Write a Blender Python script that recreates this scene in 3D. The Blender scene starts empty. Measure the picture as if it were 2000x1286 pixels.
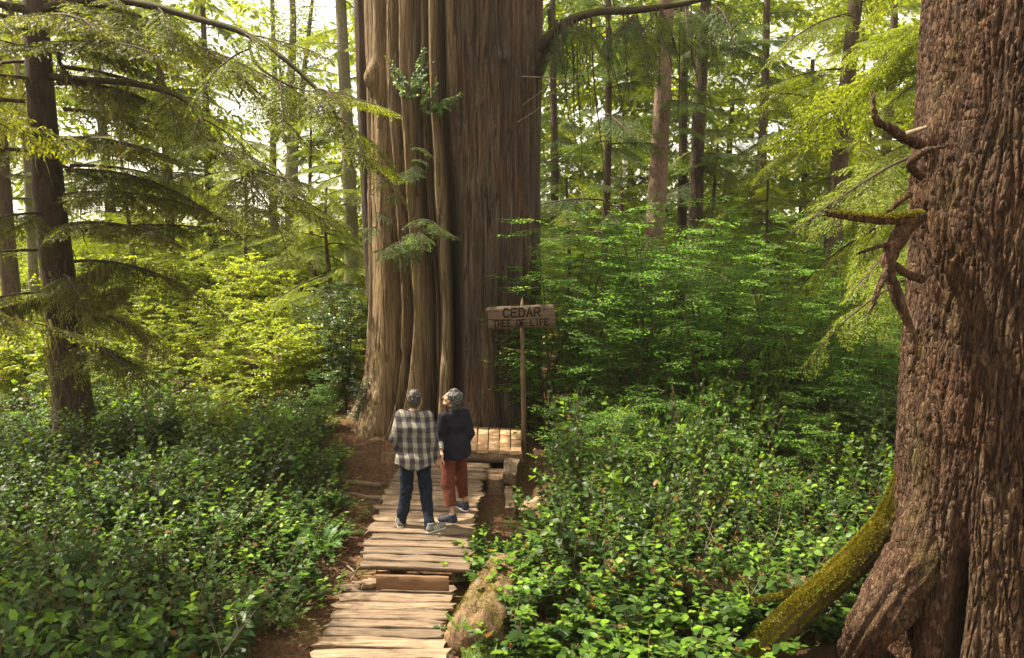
import bpy, math, random
import numpy as np
from mathutils import Vector, Matrix, Euler

# ------------------------------------------------------------------ camera, sky, sun, exposure
S = bpy.context.scene
COL = S.collection
CZ, PITCH, F = 4.1, math.radians(8.0), 1500.0
cam = bpy.data.objects.new('camera', bpy.data.cameras.new('camera'))
COL.objects.link(cam)
cam.location = (0, 0, CZ)
cam.rotation_euler = (math.radians(90) - PITCH, 0, 0)
cam.data.lens = 27.0
cam.data.sensor_width = 36.0
cam.data.clip_start = 0.05
cam.data.clip_end = 2000
S.camera = cam

SUN_DIR = Vector((-0.55, 0.15, 0.82)).normalized()      # towards the sun
wd = bpy.data.worlds.new('World')
S.world = wd
wd.use_nodes = True
nt = wd.node_tree
bg = nt.nodes['Background']
sky = nt.nodes.new('ShaderNodeTexSky')
sky.sky_type = 'NISHITA'
sky.sun_disc = False
sky.sun_elevation = math.asin(SUN_DIR.z)
sky.sun_rotation = math.atan2(SUN_DIR.x, SUN_DIR.y)
sky.air_density = 1.0
sky.dust_density = 4.0
sky.ozone_density = 0.6
veil = nt.nodes.new('ShaderNodeMix')                       # thin white cloud over the blue
veil.data_type = 'RGBA'
veil.inputs[0].default_value = 0.62
veil.inputs[7].default_value = (9.8, 9.0, 7.2, 1)
nt.links.new(sky.outputs[0], veil.inputs[6])
nt.links.new(veil.outputs[2], bg.inputs[0])
bg.inputs[1].default_value = 0.078
sl = bpy.data.lights.new('sun', 'SUN')
sl.energy = 5.0
sl.angle = math.radians(0.6)
sl.color = (1.0, 0.90, 0.74)
sun = bpy.data.objects.new('sun', sl)
COL.objects.link(sun)
sun.rotation_euler = SUN_DIR.to_track_quat('Z', 'Y').to_euler()
S.view_settings.view_transform = 'Standard'
S.view_settings.look = 'None'
S.view_settings.gamma = 1.0
S.view_settings.exposure = 1.75
try:
    S.view_settings.use_curve_mapping = False
except Exception:
    pass
S.render.engine = 'CYCLES'
cy = S.cycles
cy.max_bounces = 8
cy.diffuse_bounces = 4
cy.glossy_bounces = 2
cy.transmission_bounces = 4
cy.transparent_max_bounces = 4
cy.caustics_reflective = False
cy.caustics_refractive = False
cy.sample_clamp_indirect = 6.0
cy.use_denoising = True
try:
    cy.denoiser = 'OPENIMAGEDENOISE'
except Exception:
    pass

R = np.random.default_rng(11)
PI = math.pi


def ray(px, py):
    u = (px - 1000) / F
    v = (643 - py) / F
    return (u, math.cos(PITCH) + v * math.sin(PITCH), -math.sin(PITCH) + v * math.cos(PITCH))


def at_z(px, py, z):
    d = ray(px, py)
    t = (z - CZ) / d[2]
    return Vector((d[0] * t, d[1] * t, z))


def at_y(px, py, Y):
    d = ray(px, py)
    t = Y / d[1]
    return Vector((d[0] * t, Y, CZ + d[2] * t))


# ------------------------------------------------------------------ noise
def _hash(ix, iy, iz, seed):
    h = (ix.astype(np.int64) * 374761393 + iy.astype(np.int64) * 668265263 + iz.astype(np.int64) * 2147483647 + seed * 1274126177) & 0xffffffff
    h = ((h ^ (h >> 13)) * 1274126177) & 0xffffffff
    h = ((h ^ (h >> 16)) * 2246822519) & 0xffffffff
    return ((h ^ (h >> 15)) & 0xffffff) / float(0xffffff)


def vnoise(p, seed=0):
    """value noise in -1..1 on (..., 3)"""
    p = np.asarray(p, dtype=np.float64)
    i = np.floor(p)
    f = p - i
    f = f * f * (3 - 2 * f)
    ix, iy, iz = i[..., 0], i[..., 1], i[..., 2]
    r = 0
    for dx in (0, 1):
        wx = f[..., 0] if dx else 1 - f[..., 0]
        for dy in (0, 1):
            wy = f[..., 1] if dy else 1 - f[..., 1]
            for dz in (0, 1):
                wz = f[..., 2] if dz else 1 - f[..., 2]
                r = r + wx * wy * wz * _hash(ix + dx, iy + dy, iz + dz, seed)
    return r * 2 - 1


def fbm(p, oct=3, seed=0):
    p = np.asarray(p, dtype=np.float64)
    a, s, r = 1.0, 0.0, 0
    for k in range(oct):
        r = r + a * vnoise(p * (2 ** k) + 17.3 * k, seed + k)
        s += a
        a *= 0.5
    return r / s


def sstep(a, b, x):
    t = np.clip((x - a) / (b - a), 0, 1)
    return t * t * (3 - 2 * t)


# ------------------------------------------------------------------ mesh building
class MB:
    def __init__(s):
        s.V, s.T, s.Q, s.tint, s.n = [], [], [], [], 0
        s.mt, s.mq = [], []

    def add(s, V, Fc, tint=0.5, mat=0):
        V = np.asarray(V, dtype=np.float32).reshape(-1, 3)
        Fc = np.asarray(Fc, dtype=np.int64)
        if len(V) == 0 or len(Fc) == 0:
            return s
        s.V.append(V)
        t = np.broadcast_to(np.asarray(tint, dtype=np.float32), (len(V),)) if np.ndim(tint) == 0 else np.asarray(tint, dtype=np.float32)
        s.tint.append(t)
        if Fc.shape[1] == 3:
            s.T.append(Fc + s.n)
            s.mt.append(np.full(len(Fc), mat))
        else:
            s.Q.append(Fc + s.n)
            s.mq.append(np.full(len(Fc), mat))
        s.n += len(V)
        return s

    def mesh(s, name, mats, smooth=True):
        me = bpy.data.meshes.new(name)
        V = np.concatenate(s.V)
        T = np.concatenate(s.T) if s.T else np.zeros((0, 3), int)
        Q = np.concatenate(s.Q) if s.Q else np.zeros((0, 4), int)
        me.vertices.add(len(V))
        me.vertices.foreach_set('co', V.ravel())
        loops = np.concatenate([T.ravel(), Q.ravel()]).astype(np.int32)
        me.loops.add(len(loops))
        me.loops.foreach_set('vertex_index', loops)
        st = np.concatenate([np.arange(len(T)) * 3, len(T) * 3 + np.arange(len(Q)) * 4]).astype(np.int32)
        me.polygons.add(len(st))
        me.polygons.foreach_set('loop_start', st)
        mi = np.concatenate(s.mt + s.mq).astype(np.int32)
        me.polygons.foreach_set('material_index', mi)
        if smooth:
            me.polygons.foreach_set('use_smooth', np.ones(len(st), dtype=bool))
        at = me.attributes.new('tint', 'FLOAT', 'POINT')
        at.data.foreach_set('value', np.concatenate(s.tint).astype(np.float32))
        for m in (mats if isinstance(mats, (list, tuple)) else [mats]):
            me.materials.append(m)
        me.update(calc_edges=True)
        me.validate()
        return me

    def build(s, name, mats, parent=None, smooth=True, loc=None):
        return link(name, s.mesh(name, mats, smooth), parent, loc)


def link(name, me, parent=None, loc=None):
    o = bpy.data.objects.new(name, me)
    COL.objects.link(o)
    if parent is not None:
        o.parent = parent
    if loc is not None:
        o.location = loc
    return o


def tag(o, label, cat, group=None, kind=None):
    o['label'] = label
    o['category'] = cat
    if group:
        o['group'] = group
    if kind:
        o['kind'] = kind
    return o


def thing(name, label, cat, loc=(0, 0, 0), rz=0.0, group=None):
    o = bpy.data.objects.new(name, None)
    COL.objects.link(o)
    o.empty_display_size = 0.2
    o.location = loc
    o.rotation_euler = (0, 0, rz)
    return tag(o, label, cat, group)


def stuff(o):
    o['kind'] = 'stuff'
    return o


def structure(o):
    o['kind'] = 'structure'
    return o


def dup(o, parent=None):
    c = o.copy()
    COL.objects.link(c)
    c.parent = parent
    return c


def tube(pts, rad, n=7, cap=True, squash=None):
    P = np.asarray([tuple(p) for p in pts], dtype=float)
    m = len(P)
    rad = np.broadcast_to(np.asarray(rad, float), (m,))
    T = np.gradient(P, axis=0)
    T /= np.linalg.norm(T, axis=1)[:, None] + 1e-9
    ref = np.array([0, 0, 1.0]) if abs(T[0, 2]) < 0.9 else np.array([1.0, 0, 0])
    U = np.zeros_like(P)
    u = np.cross(T[0], ref)
    u /= np.linalg.norm(u)
    for i in range(m):
        u = u - T[i] * np.dot(u, T[i])
        u /= np.linalg.norm(u) + 1e-9
        U[i] = u
    W = np.cross(T, U)
    a = np.linspace(0, 2 * PI, n, endpoint=False)
    V = P[:, None, :] + rad[:, None, None] * (np.cos(a)[None, :, None] * U[:, None, :] + np.sin(a)[None, :, None] * W[:, None, :])
    V = V.reshape(-1, 3)
    i = np.arange(m - 1)[:, None] * n
    j = np.arange(n)[None, :]
    jn = (j + 1) % n
    Q = np.stack([i + j, i + jn, i + n + jn, i + n + j], -1).reshape(-1, 4)
    return V, Q


def spline(pts, n=24):
    """Catmull-Rom through control points"""
    P = np.asarray([tuple(p) for p in pts], float)
    P = np.vstack([2 * P[0] - P[1], P, 2 * P[-1] - P[-2]])
    out = []
    k = len(P) - 3
    for t in np.linspace(0, k - 1e-6, n):
        i = int(t)
        f = t - i
        a, b, c, d = P[i:i + 4]
        out.append(0.5 * ((2 * b) + (c - a) * f + (2 * a - 5 * b + 4 * c - d) * f * f + (3 * b - a - 3 * c + d) * f ** 3))
    return np.array(out)


def add_tube(mb, pts, rad, n=7, tint=0.5, mat=0, cap=True):
    V, Q = tube(pts, rad, n)
    mb.add(V, Q, tint, mat)
    if cap:
        for k in (0, len(V) - n):
            c = V[k:k + n].mean(0)
            VV = np.vstack([V[k:k + n], c])
            mb.add(VV, [[i, (i + 1) % n, n] for i in range(n)], tint, mat)
    return mb


def norm(v):
    return v / (np.linalg.norm(v, axis=-1, keepdims=True) + 1e-9)


def scatter(V0, F0, pos, X, up, scale):
    """copies of a small mesh: X the length direction, up the hint for its normal"""
    X = norm(X)
    Y = norm(np.cross(up, X))
    Z = np.cross(X, Y)
    s = np.asarray(scale)[:, None, None]
    V = pos[:, None, :] + s * (V0[None, :, 0:1] * X[:, None, :] + V0[None, :, 1:2] * Y[:, None, :] + V0[None, :, 2:3] * Z[:, None, :])
    k = len(V0)
    Fc = (F0[None, :, :] + (np.arange(len(pos)) * k)[:, None, None]).reshape(-1, F0.shape[1])
    return V.reshape(-1, 3), Fc


def leaf_geo(w=0.6, fold=0.12, curl=0.15, tipp=0.55):
    """ovate leaf, length 1 along x, folded on its midrib: 8 triangles"""
    t = np.array([0, 0.3, 0.68, 1.0])
    mz = -curl * t ** 2
    V = [(0, 0, 0), (.3, 0, mz[1]), (.68, 0, mz[2]), (1, 0, mz[3]),
         (.26, .5 * w, mz[1] + fold * w), (.66, .42 * w, mz[2] + fold * w), (.26, -.5 * w, mz[1] + fold * w), (.66, -.42 * w, mz[2] + fold * w)]
    Fc = [(0, 1, 4), (1, 5, 4), (1, 2, 5), (2, 3, 5), (0, 6, 1), (1, 6, 7), (1, 7, 2), (2, 7, 3)]
    return np.array(V, float), np.array(Fc)


LEAF = leaf_geo()
LEAF4 = (np.array([(0, 0, 0), (.45, .3, .05), (1, 0, -.08), (.45, -.3, .05), (.5, 0, -.01)]), np.array([(0, 4, 1), (4, 2, 1), (0, 3, 4), (4, 3, 2)]))
LOZ = (np.array([(0, 0, 0), (.45, .16, .0), (1, 0, -.06), (.45, -.16, .0)]), np.array([(0, 3, 2, 1)]))
OVAL = (np.array([(0, 0, 0), (.35, .32, .02), (.8, .24, -.02), (1, 0, -.06), (.8, -.24, -.02), (.35, -.32, .02)]), np.array([(0, 5, 4, 1), (1, 4, 3, 2)]))


# ------------------------------------------------------------------ materials
def nodes(name):
    m = bpy.data.materials.new(name)
    m.use_nodes = True
    t = m.node_tree
    p = t.nodes['Principled BSDF']
    return m, t, p


def N(t, typ, **kw):
    n = t.nodes.new(typ)
    for k, v in kw.items():
        setattr(n, k, v)
    return n


def ramp(t, src, stops):
    r = N(t, 'ShaderNodeValToRGB')
    e = r.color_ramp.elements
    while len(e) > 1:
        e.remove(e[-1])
    e[0].position, e[0].color = stops[0][0], (*stops[0][1], 1)
    for p, c in stops[1:]:
        x = e.new(p)
        x.color = (*c, 1)
    t.links.new(src, r.inputs[0])
    return r.outputs[0]


def math_node(t, op, a, b=None, c=None):
    n = N(t, 'ShaderNodeMath', operation=op)
    for i, v in enumerate((a, b, c)):
        if v is None:
            continue
        if isinstance(v, (int, float)):
            n.inputs[i].default_value = v
        else:
            t.links.new(v, n.inputs[i])
    return n.outputs[0]


def mixc(t, fac, a, b, mode='MIX'):
    n = N(t, 'ShaderNodeMix', data_type='RGBA', blend_type=mode)
    for i, v in ((0, fac), (6, a), (7, b)):
        if isinstance(v, (int, float)):
            n.inputs[i].default_value = v
        elif isinstance(v, tuple):
            n.inputs[i].default_value = (*v, 1)
        else:
            t.links.new(v, n.inputs[i])
    return n.outputs[2]


def coord(t, scale=(1, 1, 1), which='Object'):
    c = N(t, 'ShaderNodeTexCoord')
    mp = N(t, 'ShaderNodeMapping')
    mp.inputs['Scale'].default_value = scale
    t.links.new(c.outputs[which], mp.inputs[0])
    return mp.outputs[0]


def noise(t, vec, scale, detail=4, rough=0.6, dist=0.0):
    n = N(t, 'ShaderNodeTexNoise')
    n.inputs['Scale'].default_value = scale
    n.inputs['Detail'].default_value = detail
    n.inputs['Roughness'].default_value = rough
    n.inputs['Distortion'].default_value = dist
    t.links.new(vec, n.inputs['Vector'])
    return n.outputs[0]


def bump(t, p, h, strength=0.5, dist=0.02):
    b = N(t, 'ShaderNodeBump')
    b.inputs['Strength'].default_value = strength
    b.inputs['Distance'].default_value = dist
    t.links.new(h, b.inputs['Height'])
    t.links.new(b.outputs[0], p.inputs['Normal'])


def leaf_mat(name, stops, trans=0.35, tgain=1.6, rough=0.45, spec=0.5, objvar=0.25, tshift=(1.25, 1.1, 0.5)):
    m, t, p = nodes(name)
    a = N(t, 'ShaderNodeAttribute', attribute_name='tint')
    oi = N(t, 'ShaderNodeObjectInfo')
    v = math_node(t, 'MULTIPLY_ADD', oi.outputs['Random'], objvar, -objvar / 2)
    f = math_node(t, 'ADD', a.outputs['Fac'], v)
    c = ramp(t, f, stops)
    t.links.new(c, p.inputs['Base Color'])
    p.inputs['Roughness'].default_value = rough
    p.inputs['Specular IOR Level'].default_value = spec
    tr = N(t, 'ShaderNodeBsdfTranslucent')
    tc = mixc(t, 1.0, c, tuple(tgain * x for x in tshift), 'MULTIPLY')
    t.links.new(tc, tr.inputs[0])
    mx = N(t, 'ShaderNodeMixShader')
    mx.inputs[0].default_value = trans
    t.links.new(p.outputs[0], mx.inputs[1])
    t.links.new(tr.outputs[0], mx.inputs[2])
    t.links.new(mx.outputs[0], t.nodes['Material Output'].inputs[0])
    return m


def bark_mat(name, dark, mid, light, scale=1.0, zs=0.18, moss=None, moss_amt=0.0, bstr=0.8, bdist=0.03):
    m, t, p = nodes(name)
    v = coord(t, (scale, scale, scale * zs))
    n1 = noise(t, v, 14, 6, 0.65, 0.3)
    v2 = coord(t, (scale, scale, scale * zs * 2.2))
    n2 = noise(t, v2, 42, 4, 0.7)
    v3 = coord(t, (1, 1, .5))
    n3 = noise(t, v3, 1.6, 3)
    s = math_node(t, 'MULTIPLY_ADD', n2, 0.45, math_node(t, 'MULTIPLY', n1, 0.6))
    c = ramp(t, s, [(0.36, dark), (0.52, mid), (0.7, light)])
    c = mixc(t, math_node(t, 'MULTIPLY', n3, 0.5), c, mixc(t, 1.0, c, (0.75, 0.7, 0.62), 'MULTIPLY'))
    if moss:
        mv = noise(t, coord(t, (1, 1, .6)), 2.3, 6, 0.7)
        geo = N(t, 'ShaderNodeNewGeometry')
        sp = N(t, 'ShaderNodeSeparateXYZ')
        t.links.new(geo.outputs['Normal'], sp.inputs[0])
        k = math_node(t, 'MULTIPLY_ADD', sp.outputs[2], 0.25, mv)
        k = ramp(t, k, [(0.56 - moss_amt, (0, 0, 0)), (0.78 - moss_amt, (.9, .9, .9))])
        c = mixc(t, k, c, moss)
    t.links.new(c, p.inputs['Base Color'])
    p.inputs['Roughness'].default_value = 0.9
    p.inputs['Specular IOR Level'].default_value = 0.25
    bump(t, p, s, bstr, bdist)
    return m


def plain(name, col, rough=0.8, spec=0.3, var=0.0, scale=30, bstr=0.0):
    m, t, p = nodes(name)
    if var:
        n = noise(t, coord(t), scale, 4)
        c = ramp(t, n, [(0.3, tuple(x * (1 - var) for x in col)), (0.7, tuple(min(1, x * (1 + var)) for x in col))])
        t.links.new(c, p.inputs['Base Color'])
        if bstr:
            bump(t, p, n, bstr, 0.01)
    else:
        p.inputs['Base Color'].default_value = (*col, 1)
    p.inputs['Roughness'].default_value = rough
    p.inputs['Specular IOR Level'].default_value = spec
    return m


def wood_mat(name, dark, mid, light, along='X', objvar=0.5):
    """weathered board: grain runs along one local axis"""
    m, t, p = nodes(name)
    sc = {'X': (0.9, 12, 12), 'Y': (12, 0.9, 12), 'Z': (12, 12, 0.9)}[along]
    oi = N(t, 'ShaderNodeObjectInfo')
    c0 = N(t, 'ShaderNodeTexCoord')
    ad = N(t, 'ShaderNodeVectorMath', operation='ADD')
    t.links.new(c0.outputs['Object'], ad.inputs[0])
    cx = N(t, 'ShaderNodeCombineXYZ')
    r10 = math_node(t, 'MULTIPLY', oi.outputs['Random'], 37.0)
    for i in range(3):
        t.links.new(r10, cx.inputs[i])
    t.links.new(cx.outputs[0], ad.inputs[1])
    mp = N(t, 'ShaderNodeMapping')
    mp.inputs['Scale'].default_value = sc
    t.links.new(ad.outputs[0], mp.inputs[0])
    g = noise(t, mp.outputs[0], 2.6, 7, 0.68, 0.6)
    mp2 = N(t, 'ShaderNodeMapping')
    mp2.inputs['Scale'].default_value = (2.5, 2.5, 2.5)
    t.links.new(ad.outputs[0], mp2.inputs[0])
    b = noise(t, mp2.outputs[0], 1.7, 4)
    c = ramp(t, g, [(0.33, dark), (0.46, mid), (0.68, light)])
    c = mixc(t, ramp(t, b, [(0.4, (0, 0, 0)), (0.75, (.6, .6, .6))]), c, mixc(t, 1.0, c, (0.6, 0.52, 0.42), 'MULTIPLY'))
    hv = N(t, 'ShaderNodeHueSaturation')
    t.links.new(c, hv.inputs['Color'])
    t.links.new(math_node(t, 'MULTIPLY_ADD', oi.outputs['Random'], objvar, 1 - objvar / 2), hv.inputs['Value'])
    t.links.new(hv.outputs[0], p.inputs['Base Color'])
    p.inputs['Roughness'].default_value = 0.75
    p.inputs['Specular IOR Level'].default_value = 0.3
    bump(t, p, g, 0.55, 0.012)
    return m


M = {}
M['salal'] = leaf_mat('salal_leaf', [(0.0, (.150, .062, .014)), (0.035, (.120, .060, .016)), (0.06, (.013, .028, .008)), (0.35, (.030, .064, .011)), (0.65, (.070, .138, .014)), (1.0, (.165, .285, .018))], 0.34, 1.7, 0.46, 0.24, 0.18)
M['huckle'] = leaf_mat('huckleberry_leaf', [(0.0, (.042, .105, .014)), (0.5, (.098, .220, .022)), (1.0, (.180, .330, .036))], 0.52, 1.9, 0.5, 0.4, 0.3, (1.15, 1.15, .55))
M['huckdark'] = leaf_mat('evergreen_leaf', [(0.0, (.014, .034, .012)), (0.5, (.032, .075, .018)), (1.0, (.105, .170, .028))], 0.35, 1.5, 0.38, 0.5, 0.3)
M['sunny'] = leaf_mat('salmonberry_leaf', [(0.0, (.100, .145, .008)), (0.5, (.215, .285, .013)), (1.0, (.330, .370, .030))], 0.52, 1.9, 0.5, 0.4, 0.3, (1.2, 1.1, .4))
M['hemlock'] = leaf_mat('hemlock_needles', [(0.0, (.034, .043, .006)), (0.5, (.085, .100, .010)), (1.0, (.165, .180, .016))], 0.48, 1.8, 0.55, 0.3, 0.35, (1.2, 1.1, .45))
M['hemlight'] = leaf_mat('hemlock_needles_sun_tint', [(0.0, (.070, .098, .008)), (0.5, (.140, .185, .014)), (1.0, (.235, .275, .026))], 0.5, 1.8, 0.55, 0.3, 0.3, (1.2, 1.1, .45))  # brighter copy of the hemlock needles, sun and backlight put into the colour
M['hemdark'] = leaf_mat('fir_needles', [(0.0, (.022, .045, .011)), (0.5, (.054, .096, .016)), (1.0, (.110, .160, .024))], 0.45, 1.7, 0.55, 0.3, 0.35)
M['alder'] = leaf_mat('alder_leaf', [(0.0, (.050, .090, .016)), (0.5, (.110, .170, .028)), (1.0, (.190, .240, .045))], 0.5, 1.7, 0.5, 0.3, 0.3)
M['fern'] = leaf_mat('fern_leaf', [(0.0, (.030, .075, .014)), (0.5, (.065, .140, .020)), (1.0, (.150, .230, .030))], 0.35, 1.6, 0.45, 0.4, 0.3)
M['hangmoss'] = leaf_mat('hanging_moss', [(0.0, (.060, .060, .016)), (0.5, (.120, .115, .030)), (1.0, (.200, .185, .055))], 0.35, 1.4, 0.9, 0.1, 0.3, (1.1, 1.0, .6))
M['moss'] = leaf_mat('cushion_moss', [(0.0, (.060, .055, .006)), (0.5, (.130, .115, .010)), (1.0, (.220, .185, .018))], 0.25, 1.4, 0.9, 0.1, 0.2, (1.1, 1.0, .4))
M['bark_left'] = bark_mat('dark_bark', (.020, .013, .008), (.050, .032, .020), (.095, .065, .042), 1.0, 0.25, (.085, .085, .018), 0.02)
M['bark_red'] = bark_mat('red_bark', (.075, .046, .032), (.175, .112, .078), (.270, .190, .140), 1.3, 0.5, (.10, .10, .03), -0.05)
M['bark_brown'] = bark_mat('brown_bark', (.028, .018, .011), (.065, .042, .026), (.120, .082, .054), 1.2, 0.3, (.080, .085, .020), 0.04)
M['bark_alder'] = bark_mat('alder_bark', (.070, .060, .035), (.160, .140, .085), (.270, .240, .160), 1.5, 0.8, (.12, .13, .03), 0.08)
M['bark_giant'] = bark_mat('furrowed_bark', (.012, .0075, .004), (.040, .0240, .0125), (.090, .056, .031), 1.3, 0.35, (.060, .046, .012), -0.05, 1.0, 0.03)
M['mossbark'] = bark_mat('moss_covered_bark', (.030, .024, .008), (.070, .052, .016), (.120, .085, .030), 1.4, 0.4, (.100, .085, .012), 0.06)
M['twig'] = plain('twig_bark', (.060, .040, .024), 0.9, 0.2, 0.4, 20)
M['twig_red'] = plain('reddish_twig', (.110, .060, .032), 0.8, 0.3, 0.4, 20)
M['dead'] = plain('dead_wood', (.160, .120, .080), 0.9, 0.2, 0.5, 16, 0.5)
M['limb'] = bark_mat('mossy_limb', (.022, .016, .008), (.045, .033, .018), (.085, .068, .036), 3.0, 0.4, (.080, .078, .014), 0.08)
M['plank'] = wood_mat('weathered_plank', (.034, .022, .013), (.155, .105, .062), (.275, .198, .128), 'X', .75)
M['deck'] = wood_mat('deck_board', (.170, .095, .048), (.370, .225, .120), (.470, .310, .180), 'Y', 0.25)
M['riser'] = wood_mat('riser_board', (.070, .036, .016), (.150, .082, .038), (.200, .115, .058), 'X', 0.2)
M['beam'] = wood_mat('old_beam', (.050, .030, .017), (.150, .094, .052), (.270, .180, .105), 'Y', 0.3)
M['signwood'] = wood_mat('sign_wood', (.035, .022, .012), (.088, .057, .032), (.150, .104, .063), 'X', 0.1)
M['post'] = wood_mat('peeled_post', (.035, .021, .010), (.098, .061, .029), (.150, .101, .053), 'Z', 0.1)
M['letter'] = plain('carved_letter', (.018, .011, .007), 0.9, 0.1)


def terrain_mat():
    m, t, p = nodes('forest_soil')
    v = coord(t)
    n1 = noise(t, v, 0.9, 5, 0.6)
    n2 = noise(t, v, 22, 6, 0.75)
    n3 = noise(t, v, 2.6, 5, 0.65)
    c = ramp(t, n2, [(0.3, (.030, .014, .007)), (0.5, (.095, .047, .022)), (0.7, (.185, .105, .052))])
    c = mixc(t, ramp(t, n3, [(0.45, (0, 0, 0)), (0.7, (.7, .7, .7))]), c, (.055, .028, .014))
    c = mixc(t, ramp(t, n1, [(0.53, (0, 0, 0)), (0.66, (.8, .8, .8))]), c, mixc(t, n2, (.045, .050, .010), (.120, .115, .022)))
    t.links.new(c, p.inputs['Base Color'])
    p.inputs['Roughness'].default_value = 0.95
    p.inputs['Specular IOR Level'].default_value = 0.15
    bump(t, p, n2, 0.9, 0.04)
    return m


def cedar_mat():
    m, t, p = nodes('cedar_bark_and_wood')
    a = N(t, 'ShaderNodeAttribute', attribute_name='tint')
    v = coord(t, (1, 1, 0.045))
    n1 = noise(t, v, 11, 7, 0.7, 0.25)
    v2 = coord(t, (1, 1, 0.03))
    n2 = noise(t, v2, 46, 5, 0.7, 0.1)
    n3 = noise(t, coord(t, (1, 1, .5)), 1.1, 4)
    n4 = noise(t, coord(t, (1, 1, .3)), 3.2, 5, 0.7)
    wv = noise(t, coord(t, (1, 1, .12)), 4, 3)
    cx = N(t, 'ShaderNodeCombineXYZ')
    t.links.new(math_node(t, 'MULTIPLY', wv, .12), cx.inputs[0])
    t.links.new(math_node(t, 'MULTIPLY', wv, .12), cx.inputs[1])
    ad = N(t, 'ShaderNodeVectorMath', operation='ADD')
    t.links.new(coord(t, (1, 1, .042)), ad.inputs[0])
    t.links.new(cx.outputs[0], ad.inputs[1])
    strips = []
    for feat in ('F1', 'DISTANCE_TO_EDGE'):
        vo = N(t, 'ShaderNodeTexVoronoi', feature=feat)
        vo.inputs['Scale'].default_value = 24
        t.links.new(ad.outputs[0], vo.inputs['Vector'])
        strips.append(vo)
    sep = N(t, 'ShaderNodeSeparateColor')
    t.links.new(strips[0].outputs['Color'], sep.inputs[0])
    s = math_node(t, 'MULTIPLY_ADD', n2, 0.5, math_node(t, 'MULTIPLY', n1, 0.5))
    k = math_node(t, 'MULTIPLY_ADD', math_node(t, 'SUBTRACT', sep.outputs[0], .5), .15, s)
    wood = ramp(t, k, [(0.32, (.050, .031, .014)), (0.47, (.185, .124, .062)), (0.58, (.280, .198, .108)), (0.70, (.400, .312, .195))])
    bark = ramp(t, k, [(0.30, (.020, .013, .008)), (0.46, (.062, .042, .027)), (0.60, (.100, .073, .050)), (0.74, (.165, .135, .102))])
    red = mixc(t, 1.0, bark, (1.35, .90, .62), 'MULTIPLY')
    bark = mixc(t, ramp(t, n4, [(0.5, (0, 0, 0)), (0.66, (.85, .85, .85))]), bark, red)
    c = mixc(t, a.outputs['Fac'], wood, bark)
    stain = noise(t, coord(t, (1, 1, .16)), 2.4, 5, .7)
    c = mixc(t, ramp(t, stain, [(.50, (0, 0, 0)), (.68, (.75, .75, .75))]), c, mixc(t, 1.0, c, (.50, .45, .38), 'MULTIPLY'))
    alg = ramp(t, n3, [(0.50, (0, 0, 0)), (0.70, (.6, .6, .6))])
    c = mixc(t, alg, c, mixc(t, 1.0, c, (.85, .82, .36), 'MULTIPLY'))
    lic = noise(t, coord(t, (1, 1, .8)), 9, 6, .75)
    c = mixc(t, ramp(t, lic, [(.64, (0, 0, 0)), (.72, (.55, .55, .55))]), c, (.190, .180, .120))
    t.links.new(c, p.inputs['Base Color'])
    p.inputs['Roughness'].default_value = 0.88
    p.inputs['Specular IOR Level'].default_value = 0.2
    ed = N(t, 'ShaderNodeMapRange')
    ed.inputs['From Max'].default_value = .12
    t.links.new(strips[1].outputs['Distance'], ed.inputs['Value'])
    bump(t, p, math_node(t, 'MULTIPLY_ADD', ed.outputs[0], .55, s), 1.0, .030)
    return m


M['soil'] = terrain_mat()
M['cedar'] = cedar_mat()


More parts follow.
